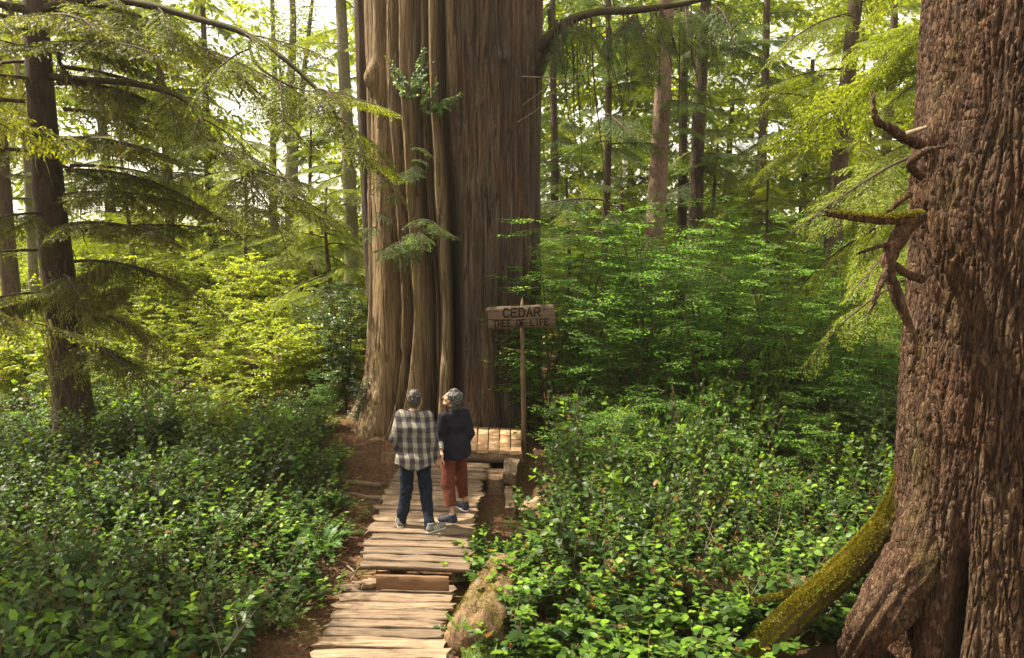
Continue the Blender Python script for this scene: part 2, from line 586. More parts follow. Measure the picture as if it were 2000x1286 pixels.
def giant_bark():
    m, t, p = nodes('plated_bark')
    wv = noise(t, coord(t, (1, 1, .4)), 5, 3)
    c0 = coord(t, (1, 1, .24))
    ad = N(t, 'ShaderNodeVectorMath', operation='ADD')
    sc_ = N(t, 'ShaderNodeVectorMath', operation='SCALE')
    cx = N(t, 'ShaderNodeCombineXYZ')
    t.links.new(wv, cx.inputs[0])
    t.links.new(wv, cx.inputs[1])
    t.links.new(cx.outputs[0], sc_.inputs[0])
    sc_.inputs['Scale'].default_value = .10
    t.links.new(c0, ad.inputs[0])
    t.links.new(sc_.outputs[0], ad.inputs[1])
    vo = N(t, 'ShaderNodeTexVoronoi')
    vo.inputs['Scale'].default_value = 40
    t.links.new(ad.outputs[0], vo.inputs['Vector'])
    ve = N(t, 'ShaderNodeTexVoronoi', feature='DISTANCE_TO_EDGE')
    ve.inputs['Scale'].default_value = 40
    t.links.new(ad.outputs[0], ve.inputs['Vector'])
    fine = noise(t, coord(t, (1, 1, .35)), 60, 6, .7)
    big = noise(t, coord(t, (1, 1, .5)), 1.8, 4)
    sep = N(t, 'ShaderNodeSeparateColor')
    t.links.new(vo.outputs['Color'], sep.inputs[0])
    k = math_node(t, 'MULTIPLY_ADD', sep.outputs[0], .45, math_node(t, 'MULTIPLY', fine, .62))
    c = ramp(t, k, [(.22, (.015, .0075, .0036)), (.45, (.046, .0240, .0115)), (.62, (.078, .042, .0205)), (.80, (.120, .080, .046))])
    c = mixc(t, ramp(t, big, [(.42, (0, 0, 0)), (.70, (.75, .75, .75))]), c, mixc(t, 1.0, c, (1.0, .72, .50), 'MULTIPLY'))
    ms = noise(t, coord(t, (1, 1, .6)), 2.3, 7, .72)
    c = mixc(t, ramp(t, ms, [(.53, (0, 0, 0)), (.70, (.75, .75, .75))]), c, mixc(t, fine, (.030, .022, .005), (.105, .078, .016)))
    t.links.new(c, p.inputs['Base Color'])
    p.inputs['Roughness'].default_value = .9
    p.inputs['Specular IOR Level'].default_value = .25
    ed = N(t, 'ShaderNodeMapRange')
    ed.inputs['From Max'].default_value = .16
    t.links.new(ve.outputs['Distance'], ed.inputs['Value'])
    h = math_node(t, 'MULTIPLY_ADD', ed.outputs[0], .8, math_node(t, 'MULTIPLY', fine, .7))
    bump(t, p, h, 1.0, .016)
    return m


M['bark_giant'] = giant_bark()


def log_mat():
    m, t, p = nodes('rotting_log')
    v = coord(t, (9, 9, 1.0))
    g = noise(t, v, 2.2, 6, 0.7, 0.4)
    n = noise(t, coord(t), 2.4, 5)
    c = ramp(t, g, [(0.35, (.055, .030, .012)), (0.5, (.135, .076, .034)), (0.7, (.225, .138, .068))])
    c = mixc(t, ramp(t, n, [(0.52, (0, 0, 0)), (0.70, (.8, .8, .8))]), c, mixc(t, g, (.060, .052, .010), (.140, .115, .022)))
    t.links.new(c, p.inputs['Base Color'])
    p.inputs['Roughness'].default_value = 0.95
    bump(t, p, g, 0.7, 0.03)
    return m


M['log'] = log_mat()

# ------------------------------------------------------------------ ground
def ground(x, y):
    x = np.asarray(x, float)
    y = np.asarray(y, float)
    p = np.stack([x, y, np.zeros_like(x)], -1)
    h = 0.07 * fbm(p * 0.55, 3, 5) + 0.025 * fbm(p * 2.7, 3, 9)
    h = h + 1.35 * sstep(13.5, 25, y) * sstep(-1.5, -5, x) + 0.8 * sstep(14, 26, y) * sstep(0, 3, x)
    h = h + 0.25 * sstep(14.5, 11.5, np.hypot(x + 1.0, y - 14.8) * 4.0)          # the root mound
    h = h + 0.35 * sstep(1.6, 0.4, np.hypot(x - 4.1, y - 6.3))
    path = sstep(1.5, 0.7, np.abs(x + 0.95 - (y - 6) * 0.06)) * sstep(12.5, 11.5, y)
    return h * (1 - 0.75 * path) - 0.0


t = np.linspace(-1, 1, 210)
gx = 13 * t + 700 * np.sign(t) * np.abs(t) ** 9
gy = 12 + 12 * t + 800 * np.sign(t) * np.abs(t) ** 9
XX, YY = np.meshgrid(gx, gy)
ZZ = ground(XX, YY)
V = np.stack([XX, YY, ZZ], -1).reshape(-1, 3)
n = len(t)
i, j = np.meshgrid(np.arange(n - 1), np.arange(n - 1), indexing='ij')
q = (i * n + j).ravel()
o = MB().add(V, np.stack([q, q + 1, q + n + 1, q + n], -1)).build('ground', M['soil'])
structure(o)


def gz(x, y):
    return float(ground(np.array([x]), np.array([y]))[0])


# ------------------------------------------------------------------ the great cedar
CX, CY = -1.14, 14.80


def cedar_trunk():
    nt_, nz = 660, 262
    ph = np.linspace(-PI, PI, nt_, endpoint=False)
    z = np.concatenate([np.linspace(-0.35, 2.6, 105, endpoint=False), np.linspace(2.6, 11.5, nz - 105)])
    P, Zg = np.meshgrid(ph, z)
    zz = np.clip(Zg, 0, 20)
    # grooves: angle (deg) at z=0.6, z=2.5, z=6.5; depth; half width (deg)
    G = [(-72, -74, -72, .60, 3.6), (-39, -39, -47, .78, 3.6), (-29, -26, -34, .34, 2.4), (-13, -13, -21, .85, 3.7), (-7, -7, -12, .30, 2.2),
         (6.5, 7, -2, .75, 3.2), (37, 38, 40, .05, 1.6), (66, 66, 62, .18, 2.6), (84, 82, 80, .2, 4), (112, 112, 112, .2, 4), (150, 150, 150, .25, 4), (178, 178, 178, .25, 4), (-150, -150, -150, .25, 4), (-115, -112, -112, .25, 4)]
    w = fbm(np.stack([np.cos(P) * 1.6, np.sin(P) * 1.6, Zg * 0.35], -1), 3, 3)

    def gpos(g):
        a = np.interp(zz, [0.0, 0.6, 2.5, 6.5, 11], [g[0], g[0], g[1], g[2], g[2]])
        return np.radians(a + 1.5 * w + 1.9 * fbm(np.stack([0 * zz + g[0], 0 * zz, zz * .42], -1), 3, 19))
    gp = [gpos(g) for g in G]
    R0 = np.interp(zz, [0, .5, 1.2, 2.5, 5, 8, 11.5], [1.70, 1.64, 1.57, 1.53, 1.51, 1.50, 1.40])
    left = sstep(5, -16, np.degrees(P)) * sstep(-175, -100, np.degrees(P))
    r = R0 + (1 - left) * 0.10 * np.exp(-zz / 0.4)
    # lobes bulge between neighbouring grooves
    order = sorted(range(len(G)), key=lambda k: G[k][1])
    bulge = np.zeros_like(P)
    prof = np.zeros_like(P)
    tone = np.zeros_like(P)
    for a in range(len(order)):
        k0, k1 = order[a], order[(a + 1) % len(order)]
        A = gp[k0]
        B = gp[k1] + (2 * PI if a == len(order) - 1 else 0)
        for off in (0, 2 * PI, -2 * PI):
            tt = (P + off - A) / (B - A)
            ok = (tt >= 0) & (tt < 1)
            wid = (B - A)
            h = np.clip(wid * 0.26, 0.03, 0.16)
            tone = np.where(ok, (.0, .35, .08, .28, .02, .42, .12)[a % 7], tone)
            bulge = np.where(ok, h * (np.sqrt(np.clip(1 - np.abs(2 * tt - 1) ** 3.2, 0, 1)) - 0.7), bulge)
            prof = np.where(ok, np.sqrt(np.clip(1 - np.abs(2 * tt - 1) ** 3.2, 0, 1)), prof)
    r = r + left * (0.40 * np.exp(-zz / 0.45) + 0.10 * np.exp(-zz / 1.6)) * (.15 + .85 * prof)
    r = r + bulge * (1 + 0.5 * left * np.exp(-zz / 1.2)) * (1 + .5 * fbm(np.stack([np.cos(P) * 3, np.sin(P) * 3, Zg * .6], -1), 2, 91))
    for g, a in zip(G, gp):
        d = np.abs((P - a + PI) % (2 * PI) - PI)
        hw = math.radians(g[4])
        dep = g[3] * np.interp(zz, [0, .4, 3, 9], [.75, 1.0, 1.0, .75]) * (1 + .45 * fbm(np.stack([0 * zz + 3.1 * g[0], 0 * zz, zz * .55], -1), 2, 23))
        if g[3] < 0.06:       # the crack that opens only low on the trunk
            dep = 0.30 * sstep(.9, 1.3, zz) * sstep(2.5, 1.7, zz) + 0.03
            hw = math.radians(1.5)
        r = r - dep * np.exp(-(d / hw) ** 2)
    c3 = np.stack([np.cos(P), np.sin(P), Zg], -1)
    r = r + 0.035 * fbm(c3 * [4, 4, .5], 3, 21)
    wz = 0.6 * fbm(c3 * [2, 2, .4], 2, 44)
    st = fbm(np.stack([np.cos(P + .02 * wz) * 26, np.sin(P + .02 * wz) * 26, Zg * 0.55 + wz], -1), 3, 8)
    bark = sstep(2, 8, np.degrees(P)) * sstep(175, 160, np.degrees(P))
    r = r + (0.020 + 0.016 * bark) * st
    spl = np.abs(fbm(np.stack([np.cos(P + .03 * wz) * 30, np.sin(P + .03 * wz) * 30, Zg * .32], -1), 2, 57))
    r = r - .065 * sstep(.05, .0, spl) * sstep(-.25, .15, fbm(c3 * [3, 3, .8], 2, 58))
    r = r + .018 * fbm(np.stack([np.cos(P) * 14, np.sin(P) * 14, Zg * 2.2], -1), 3, 66)
    fib = 1 - np.abs(fbm(np.stack([np.cos(P) * 40, np.sin(P) * 40, Zg * 0.8], -1), 2, 31))
    r = r - (0.03 * bark + 0.012) * sstep(.86, 1.0, fib)
    # burls and swellings
    for (pd, bz, rr, hh) in ((4, 1.55, .20, .10), (-58, 6.6, .22, .16), (18, 4.6, .18, .04), (41, 6.9, .15, .10), (24, 6.1, .07, .06), (32, 5.6, .09, .06), (8, 0.75, .3, .08), (-30, 1.7, .12, -.05)):
        d2 = ((P - math.radians(pd)) * 1.65) ** 2 + (Zg - bz) ** 2
        r = r + hh * np.exp(-d2 / rr ** 2)
    X = CX + r * np.sin(P)
    Y = CY - r * np.cos(P)
    # the left roots sweep outwards
    X = X - left * 0.10 * np.exp(-zz / 0.9) * sstep(0, .4, -P)
    V = np.stack([X, Y, Zg], -1).reshape(-1, 3)
    i, j = np.meshgrid(np.arange(nz - 1), np.arange(nt_), indexing='ij')
    jn = (j + 1) % nt_
    Q = np.stack([i * nt_ + j, i * nt_ + jn, (i + 1) * nt_ + jn, (i + 1) * nt_ + j], -1).reshape(-1, 4)
    tint = np.clip(bark * 0.95 + tone * (1 - bark) + 0.3 * fbm(c3 * [3, 3, .4], 3, 77), 0, 1).reshape(-1)
    mb = MB().add(V, Q, tint)
    # a jagged snapped top
    n0 = (nz - 1) * nt_
    top = np.vstack([V[n0:], [[CX, CY, 12.1]]])
    mb.add(top, [[a, (a + 1) % nt_, nt_] for a in range(nt_)], 0.2)
    return mb


cedar = thing('cedar_tree', 'giant ancient cedar with fluted trunk rising behind the wooden sign', 'tree', (0, 0, 0))
cedar_trunk().build('trunk', M['cedar'], cedar)


def noisy_trunk(path, rad, n=40, amp=0.06, seed=1, flute=0.0, nf=7, tint=0.5, ridge=0.0):
    """trunk skin round a path with lengthwise ridges"""
    V, Q = tube(path, rad, n)
    m = len(path)
    P = np.asarray([tuple(p) for p in path], float)
    C = np.repeat(P, n, axis=0)
    d = V - C
    L = np.linalg.norm(d, axis=1, keepdims=True)
    dn = d / (L + 1e-9)
    a = np.tile(np.linspace(0, 2 * PI, n, endpoint=False), m)
    s = np.repeat(np.concatenate([[0], np.cumsum(np.linalg.norm(np.diff(P, axis=0), axis=1))]), n)
    p3 = np.stack([np.cos(a) * 3, np.sin(a) * 3, s * .9], -1)
    k = amp * fbm(p3, 3, seed) + amp * .7 * fbm(p3 * [3, 3, .8], 2, seed + 3)
    if flute:
        k = k + flute * np.cos(a * nf + 2 * fbm(p3 * .4, 2, seed + 9)) * np.exp(-s / .8)
    if ridge:
        k = k + ridge * np.abs(fbm(np.stack([np.cos(a) * 9, np.sin(a) * 9, s * 3.2], -1), 2, seed + 21)) + ridge * .5 * fbm(np.stack([np.cos(a) * 16, np.sin(a) * 16, s * 14], -1), 2, seed + 22)
    return C + d * (1 + k[:, None]), Q


# the narrow red trunk fused to its left flank
V, Q = noisy_trunk(spline([(-2.60, 15.0, -.2), (-2.63, 15.05, 1.5), (-2.73, 15.1, 3.5), (-2.80, 15.1, 7), (-2.78, 15.1, 11)], 60), np.interp(np.linspace(0, 1, 60), [0, .15, .4, 1], [.40, .27, .17, .14]), 48, .10, 4)
MB().add(V, Q, 1.0).build('side_trunk', M['cedar'], cedar)
# the dark far buttress on its right flank
V, Q = noisy_trunk(spline([(.52, 15.3, -.2), (.44, 15.3, 1.5), (.40, 15.3, 5), (.42, 15.2, 7.4), (.46, 15.2, 11)], 60), .16, 40, .10, 14)
MB().add(V, Q, 1.0).build('side_trunk', M['cedar'], cedar)


def limb_path(pts):
    return [at_y(*p) for p in pts]


def branch(parent, name, pts, r0, r1, mat, n=26, sides=8, amp=.10, seed=2, jag=0.0):
    P = spline(pts, n)
    if jag:
        P = P + np.array(r0 * .22) * np.stack([fbm(np.stack([np.arange(n) * .35, np.full(n, c * 9.0), np.full(n, seed * 1.7)], -1), 2, seed) for c in range(3)], -1)
    u = np.linspace(0, 1, n)
    rad = np.interp(u, [0, 1], [r0, r1]) * (1 + (.22 if jag else .06) * fbm(np.stack([u * 9, u * 0, u * 0 + seed], -1), 2, seed + 1))
    V, Q = noisy_trunk(P, rad, sides, amp, seed)
    if jag:                      # a torn, splintered end
        g_ = np.random.default_rng(seed)
        d = (P[-1] - P[-3]) / np.linalg.norm(P[-1] - P[-3])
        V[-sides:] += d * (g_.uniform(-.2, 1.0, (sides, 1)) ** 3) * jag
    mb = MB().add(V, Q, .5)
    for k in (0, len(V) - sides):
        c = V[k:k + sides].mean(0)
        mb.add(np.vstack([V[k:k + sides], c]), [[a, (a + 1) % sides, sides] for a in range(sides)], .5)
    return mb.build(name, mat, parent)


# the mossy limb on the right, its drooping twigs and the dead sticks
branch(cedar, 'branch', limb_path([(1050, 95, 14.6), (1085, 62, 14.4), (1120, 38, 14.2), (1170, 24, 14.0), (1240, 20, 13.8), (1330, 8, 13.6), (1420, -12, 13.4)]), .10, .035, M['limb'], 40, 10, .26)
branch(cedar, 'branch', limb_path([(1048, 150, 14.9), (1066, 110, 14.7), (1078, 70, 14.5), (1076, 20, 14.5)]), .10, .07, M['limb'], 20, 10, .16)
for k, pts in enumerate(([(1020, 150, 13.5), (1070, 152, 13.2), (1110, 155, 13.0), (1165, 118, 12.9)], [(1022, 205, 13.5), (1055, 180, 13.2), (1080, 150, 13.1)], [(1010, 240, 13.4), (1060, 205, 13.2), (1100, 150, 13)])):
    branch(cedar, 'dead_twig', limb_path(pts), .012, .005, M['dead'], 14, 5, .05)
for k in range(22):
    px = R.uniform(1075, 1400)
    y0 = 40 - (px - 1075) * .09 if px < 1250 else 22 - (px - 1250) * .1
    L = R.uniform(120, 380) * (1 if px < 1300 else .8)
    D = 14.3 - (px - 1060) / 360
    sway = R.uniform(-18, 40)
    pts = [(px, y0, D), (px + sway * .2, y0 + L * .35, D - .1), (px + sway * .7 + R.uniform(-8, 8), y0 + L * .7, D - .15), (px + sway + R.uniform(-14, 14), y0 + L, D - .2)]
    branch(cedar, 'drooping_twig', limb_path(pts), R.uniform(.010, .026), .004, M['limb'] if k % 3 else M['twig'], 14, 5, .12, k)

# ------------------------------------------------------------------ the giant trunk at the right edge
GX, GY = 4.12, 6.35


def giant_trunk():
    nt_, nz = 410, 500
    w_ = np.linspace(-1, 1, nt_, endpoint=False)              # finer on the side that faces the boardwalk
    ph = PI * (.55 * w_ + .45 * w_ ** 3) - .35
    z = np.concatenate([np.linspace(-0.2, 6.2, nz - 60, endpoint=False), np.linspace(6.2, 9.0, 60)])
    P, Zg = np.meshgrid(ph, z)
    zz = np.clip(Zg, 0, 20)
    r = np.interp(zz, [0, .5, 1.1, 2.0, 3.5, 6, 9], [.97, .85, .775, .752, .762, .79, .76])
    c3 = np.stack([np.cos(P), np.sin(P), Zg], -1)
    w = fbm(c3 * [1.3, 1.3, .5], 3, 5)
    # root lobes with a dark cleft between them, on the camera side
    for (pd, dep, hw, top) in ((-45, .46, 4.0, 1.9), (35, .22, 8, 1.4), (-80, .18, 12, 1.0), (90, .2, 10, 1.2), (150, .2, 12, 1.2), (-140, .2, 12, 1.2)):
        d = np.abs((P - np.radians(pd + 4 * w) + PI) % (2 * PI) - PI)
        r = r - dep * np.exp(-(d / math.radians(hw)) ** 2) * sstep(top, top * .35, zz)
        r = r - .05 * np.exp(-(d / math.radians(hw * 2)) ** 2) * sstep(top + 2.0, top, zz)
    r = r + .028 * fbm(c3 * [2.2, 2.2, .5], 3, 15)
    # the swelling that carries the stubs
    for (pd, bz, sx, sz, hh) in ((-84, 4.45, .26, .40, .11), (-78, 4.75, .14, .14, .07), (-66, 4.0, .2, .3, .05)):
        d2 = ((P - math.radians(pd)) * .76 / sx) ** 2 + ((Zg - bz) / sz) ** 2
        r = r + hh * np.exp(-d2)
    # furrowed bark: meandering lengthwise cracks and short cross breaks
    tw = .09 * fbm(c3 * [5, 5, 1.6], 3, 61)
    ca, sa = np.cos(P + tw), np.sin(P + tw)
    a1 = fbm(np.stack([ca * 13, sa * 13, Zg * 1.25 + 3 * tw], -1), 2, 71)
    a2 = fbm(np.stack([ca * 25, sa * 25, Zg * 2.4], -1), 2, 81)
    a3 = fbm(np.stack([ca * 44, sa * 44, Zg * 11], -1), 2, 91)
    br = fbm(np.stack([ca * 15, sa * 15, Zg * 9], -1), 2, 99)
    fur = sstep(.0, .15, np.abs(a1)) * sstep(-.02, .16, np.abs(a2)) * (1 - .55 * sstep(.06, .0, np.abs(br)))
    r = r + .036 * fur - .030 + .007 * a3 * (.4 + fur) + .006 * fbm(c3 * [70, 70, 30], 2, 95)
    X = GX + r * np.sin(P)
    Y = GY - r * np.cos(P)
    V = np.stack([X, Y, Zg], -1).reshape(-1, 3)
    i, j = np.meshgrid(np.arange(nz - 1), np.arange(nt_), indexing='ij')
    jn = (j + 1) % nt_
    Q = np.stack([i * nt_ + j, i * nt_ + jn, (i + 1) * nt_ + jn, (i + 1) * nt_ + j], -1).reshape(-1, 4)
    return MB().add(V, Q, fur.reshape(-1))


giant = thing('hemlock_tree', 'massive dark trunk with furrowed bark and a mossy stilt root at the right edge', 'tree')
giant_trunk().build('trunk', M['bark_giant'], giant)
ST = M['bark_brown']
stubs = [
    ([(1800, 282, 5.95), (1765, 268, 5.9), (1738, 250, 5.85), (1716, 240, 5.82), (1708, 222, 5.8), (1706, 190, 5.8)], .062, .022),
    ([(1800, 345, 5.75), (1778, 322, 5.55), (1798, 300, 5.45), (1822, 292, 5.42), (1846, 287, 5.42)], .050, .016),
    ([(1800, 425, 6.0), (1760, 430, 5.95), (1710, 430, 5.9), (1660, 424, 5.85), (1618, 420, 5.8)], .070, .034),
    ([(1790, 420, 6.05), (1762, 455, 5.95), (1740, 495, 5.9), (1738, 535, 5.9), (1758, 590, 5.9), (1776, 640, 5.9), (1784, 690, 5.88), (1780, 722, 5.86)], .085, .045),
    ([(1752, 480, 5.93), (1732, 530, 5.86), (1718, 560, 5.82), (1703, 602, 5.8)], .055, .022),
    ([(1746, 478, 5.92), (1716, 482, 5.86), (1678, 494, 5.8)], .036, .016),
    ([(1800, 545, 5.98), (1770, 535, 5.95), (1748, 520, 5.92)], .05, .045),
    ([(1775, 380, 5.95), (1752, 398, 5.88), (1738, 412, 5.84)], .04, .02),
]
for k, (pts, r0, r1) in enumerate(stubs):
    branch(giant, 'broken_branch', limb_path(pts), r0 * .70, r1 * .60, M['bark_giant'], 80, 18, .22, 30 + k, jag=.09)
sp_ = branch(giant, 'splinter', limb_path([(1772, 262, 5.72), (1812, 248, 5.6)]), .022, .012, M['dead'], 6, 5, .1)

# the stilt root: bare underside, thick moss along its back
root_pts = [Vector((4.0, 6.5, 2.5)), Vector((3.62, 6.56, 2.1)), at_y(1748, 1000, 6.62), at_y(1692, 1072, 6.66), at_y(1622, 1138, 6.68), at_y(1548, 1203, 6.70), at_z(1478, 1272, .12), at_z(1420, 1330, -.12)]
RP = spline(root_pts, 60)
rr = np.interp(np.linspace(0, 1, 60), [0, .3, .6, 1], [.11, .125, .122, .14])
V, Q = noisy_trunk(RP, rr, 40, .22, 9)
root = MB().add(V, Q, .5).build('stilt_root', M['mossbark'], giant)


def moss_on(V, Q, n, size, parent, zmin=-.15, name='moss', seed=0, mat='moss', bias=None, lift=.0):
    """short pointed moss blades standing on the upward part of a skin"""
    g = np.random.default_rng(seed)
    A, B, C, D = (V[Q[:, k]] for k in range(4))
    nm = np.cross(C - A, D - B)
    ar = np.linalg.norm(nm, axis=1)
    nm = nm / (ar[:, None] + 1e-9)
    w = ar * sstep(zmin, zmin + .5, nm[:, 2])
    if bias is not None:
        w = w * bias((A + C) / 2, nm)
    k = g.choice(len(Q), n, p=w / w.sum())
    u, v = g.random((n, 1)), g.random((n, 1))
    pos = A[k] * (1 - u) * (1 - v) + B[k] * u * (1 - v) + C[k] * u * v + D[k] * (1 - u) * v
    X = norm(nm[k] + g.normal(0, .45, (n, 3)) + [0, 0, -.15])
    up = g.normal(0, 1, (n, 3))
    V0 = np.array([(0, -.3, 0), (0, .3, 0), (1, 0, .1)])
    W, Fc = scatter(V0, np.array([[0, 1, 2]]), pos + nm[k] * lift, X, up, size * g.uniform(.6, 1.5, n))
    ti = np.repeat(np.clip(.45 + .25 * fbm(pos * 3.0, 2, seed + 3) * 2 + g.normal(0, .18, n), 0, 1), 3)
    return stuff(MB().add(W, Fc, ti).build(name, M[mat], parent, smooth=False))


sideways = lambda c, nm: np.clip(.15 + sstep(-.5, .6, nm[:, 2] - nm[:, 0] * .4), 0, 1)
moss_on(V, Q, 52000, .020, root, -.12, seed=3, bias=lambda c, nm: sideways(c, nm) * (.12 + .88 * sstep(-.25, .2, fbm(c * 3.1, 3, 17) + .8 * nm[:, 2] - .25)))
# two more roots: the forked flare low on the trunk and a thin mossy runner
for k, (pts, r0, r1, nm_) in enumerate((
        ([Vector((3.75, 6.35, 2.0)), at_y(1800, 1075, 6.2), at_y(1752, 1150, 6.15), at_y(1705, 1222, 6.1), at_z(1655, 1295, .02), at_z(1615, 1345, -.15)], .26, .11, 1500),
        ([at_z(1480, 1150, .22), at_z(1430, 1190, .2), at_z(1400, 1225, .12), at_z(1350, 1250, .02)], .045, .03, 2500),
        ([at_y(1570, 1150, 6.9), at_y(1530, 1165, 6.85), at_y(1490, 1172, 6.8), at_y(1470, 1178, 6.8)], .035, .03, 2600))):
    m_ = 110 if k == 0 else 40
    P_ = spline(pts, m_)
    V, Q = noisy_trunk(P_, np.linspace(r0, r1, m_), 70 if k == 0 else 12, .24 if k == 0 else .16, 40 + k, .10 if k == 0 else 0, 5, ridge=.22 if k == 0 else 0)
    ro = MB().add(V, Q, .5).build('root', M['bark_giant'] if k == 0 else M['bark_brown'], giant)
    if nm_ > 2000:
        moss_on(V, Q, nm_, .016, ro, -.3, seed=50 + k)
V, Q = noisy_trunk(spline(limb_path(stubs[2][0]), 40), np.linspace(.050, .022, 40), 16, .2, 32)
moss_on(V, Q, 2200, .017, giant, .2, seed=61, bias=lambda c, nm: sstep(3.5, 3.0, c[:, 0]))

# ------------------------------------------------------------------ boughs shared by the conifers
def bough(seed, L=2.6, nb=22, droop=.28, fine=5, style='hemlock'):
    """one limb along +X with its flat needle sprays: returns (limb MB, foliage MB)"""
    g = np.random.default_rng(seed)
    s = np.linspace(0, 1, 14)
    wob = np.cumsum(g.normal(0, .012, 14))
    P = np.stack([s * L, wob * L * .6, (.10 * s - droop * s ** 2.2) * L], -1)
    mb = MB()
    add_tube(mb, P, np.interp(s, [0, 1], [.022 * L / 2.6 * 1.3, .003]), 6, .5, 0)
    pos, X, U, sc, ti = [], [], [], [], []

    def at(t):
        return np.array([np.interp(t, s, P[:, k]) for k in range(3)])
    for side in (-1, 1):
        for k in range(nb):
            tt = .10 + .88 * (k + g.uniform(-.3, .3)) / nb
            if g.random() < .14:
                continue
            l = L * .36 * (1 - tt) ** .75 * g.uniform(.40, 1.25) * min(1, tt * 4 + .35) + .10
            ang = math.radians(g.uniform(42, 64))
            b0 = at(tt)
            dv = np.array([math.cos(ang), side * math.sin(ang), g.uniform(-.22, .04) - .25 * tt])
            dv /= np.linalg.norm(dv)
            mseg = max(4, int(l / .038))
            u = np.linspace(0, 1, 6)
            path = b0 + dv * (u * l)[:, None] + np.array([0, 0, -1]) * (droop * .8 * l * u ** 2)[:, None]
            add_tube(mb, path, np.interp(u, [0, 1], [.006, .0015]), 3, .4, 0, False)
            for q_ in range(mseg):
                uu = (q_ + .5) / mseg
                c = np.array([np.interp(uu, u, path[:, a]) for a in range(3)])
                for sd in (-1, 1):
                    tl = l * .34 * (1 - uu) ** .6 * g.uniform(.5, 1.1) + .035
                    a2 = math.radians(g.uniform(38, 62)) * sd
                    d2 = np.array([dv[0] * math.cos(a2) - dv[1] * math.sin(a2), dv[0] * math.sin(a2) + dv[1] * math.cos(a2), dv[2] - .35 * uu - g.uniform(0, .3)])
                    d2 /= np.linalg.norm(d2)
                    nf = max(1, int(round(tl / .036)))
                    for f in range(nf):
                        pp = c + d2 * (tl * f / nf)
                        pp[2] -= .12 * tl * (f / nf) ** 2
                        jit = g.normal(0, .25, 3)
                        pos.append(pp)
                        X.append(d2 + jit + [0, 0, -.15 * f / nf])
                        U.append([g.normal(0, .5), g.normal(0, .5), 1])
                        sc.append(.052 * g.uniform(.6, 1.3))
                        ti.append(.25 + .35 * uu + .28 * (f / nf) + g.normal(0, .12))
    fo = MB()
    pos, X, U, sc = map(np.array, (pos, X, U, sc))
    V0, F0 = LOZ
    W, Fc = scatter(V0 * [1, 1.15, 1], F0, pos, X, U, sc)
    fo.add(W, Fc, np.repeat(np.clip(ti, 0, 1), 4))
    return mb, fo


BOUGH = []
for k in range(5):
    a, b = bough(100 + k, 2.6, 23, (.16, .24, .30, .36, .42)[k])
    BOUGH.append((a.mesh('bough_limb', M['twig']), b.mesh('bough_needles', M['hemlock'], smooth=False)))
BOUGH_SMALL = []
for k in range(4):
    a, b = bough(140 + k, 1.5, 12, R.uniform(.15, .35))
    BOUGH_SMALL.append((a.mesh('bough_limb', M['twig']), b.mesh('bough_needles', M['hemlock'], smooth=False)))


def add_bough(tree, loc, az, pitch, scale, mat, lib=None, roll=0.0, mossy=0, k=None):
    lib = lib or BOUGH
    lm, nm = lib[int(R.integers(len(lib))) if k is None else k % len(lib)]
    b = link('bough', lm, tree)
    b.matrix_local = Matrix.Translation(loc) @ Matrix.Rotation(az, 4, 'Z') @ Matrix.Rotation(-pitch, 4, 'Y') @ Matrix.Rotation(roll, 4, 'X') @ Matrix.Scale(scale, 4)
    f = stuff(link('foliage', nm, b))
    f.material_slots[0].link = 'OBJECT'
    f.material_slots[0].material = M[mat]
    return b


def conifer(label, px, D, d0, H, bark, mat, nb, z0, z1, Lr, lean=(0, 0), group=None, azr=None, name='conifer', py=600, flare=1.5, pitch=(-.25, .05), cat='tree', xy=None, seed=0, skip_top=False):
    p = at_y(px, py, D)
    x, y = (p.x, p.y) if xy is None else xy
    t_ = thing(name, label, cat, (x, y, gz(x, y)), 0, group)
    s = np.linspace(0, 1, 40)
    path = np.stack([lean[0] * s + .05 * np.sin(s * 7 + seed), lean[1] * s + .04 * np.cos(s * 6 + seed), -.2 + s * H], -1)
    rad = d0 / 2 * np.interp(s * H, [0, .4, 1.2, H], [flare, 1.2, 1.0, .38])
    V, Q = noisy_trunk(path, rad, 22, .07, seed, .08 if flare > 1.3 else 0, 6)
    MB().add(V, Q, .5).build('trunk', M[bark], t_)
    a = R.uniform(0, 6)
    for k in range(nb):
        f = np.clip((k + R.normal(.5, 1.3)) / nb, 0, 1)
        z = z0 + (z1 - z0) * f
        a += 2.4 + R.uniform(-.4, .4)
        az = a if azr is None else R.uniform(*azr)
        sc = R.uniform(*Lr) / 2.6 * (1 - .35 * f) * R.uniform(.55, 1.1)
        c = np.array([np.interp(z / H, s, path[:, q]) for q in range(2)])
        rr_ = np.interp(z, s * H, rad) * .7
        add_bough(t_, (c[0] + rr_ * math.cos(az), c[1] + rr_ * math.sin(az), z), az + R.normal(0, .2), R.uniform(*pitch) + R.normal(0, .14), sc, mat, roll=R.normal(0, .3))
    return t_


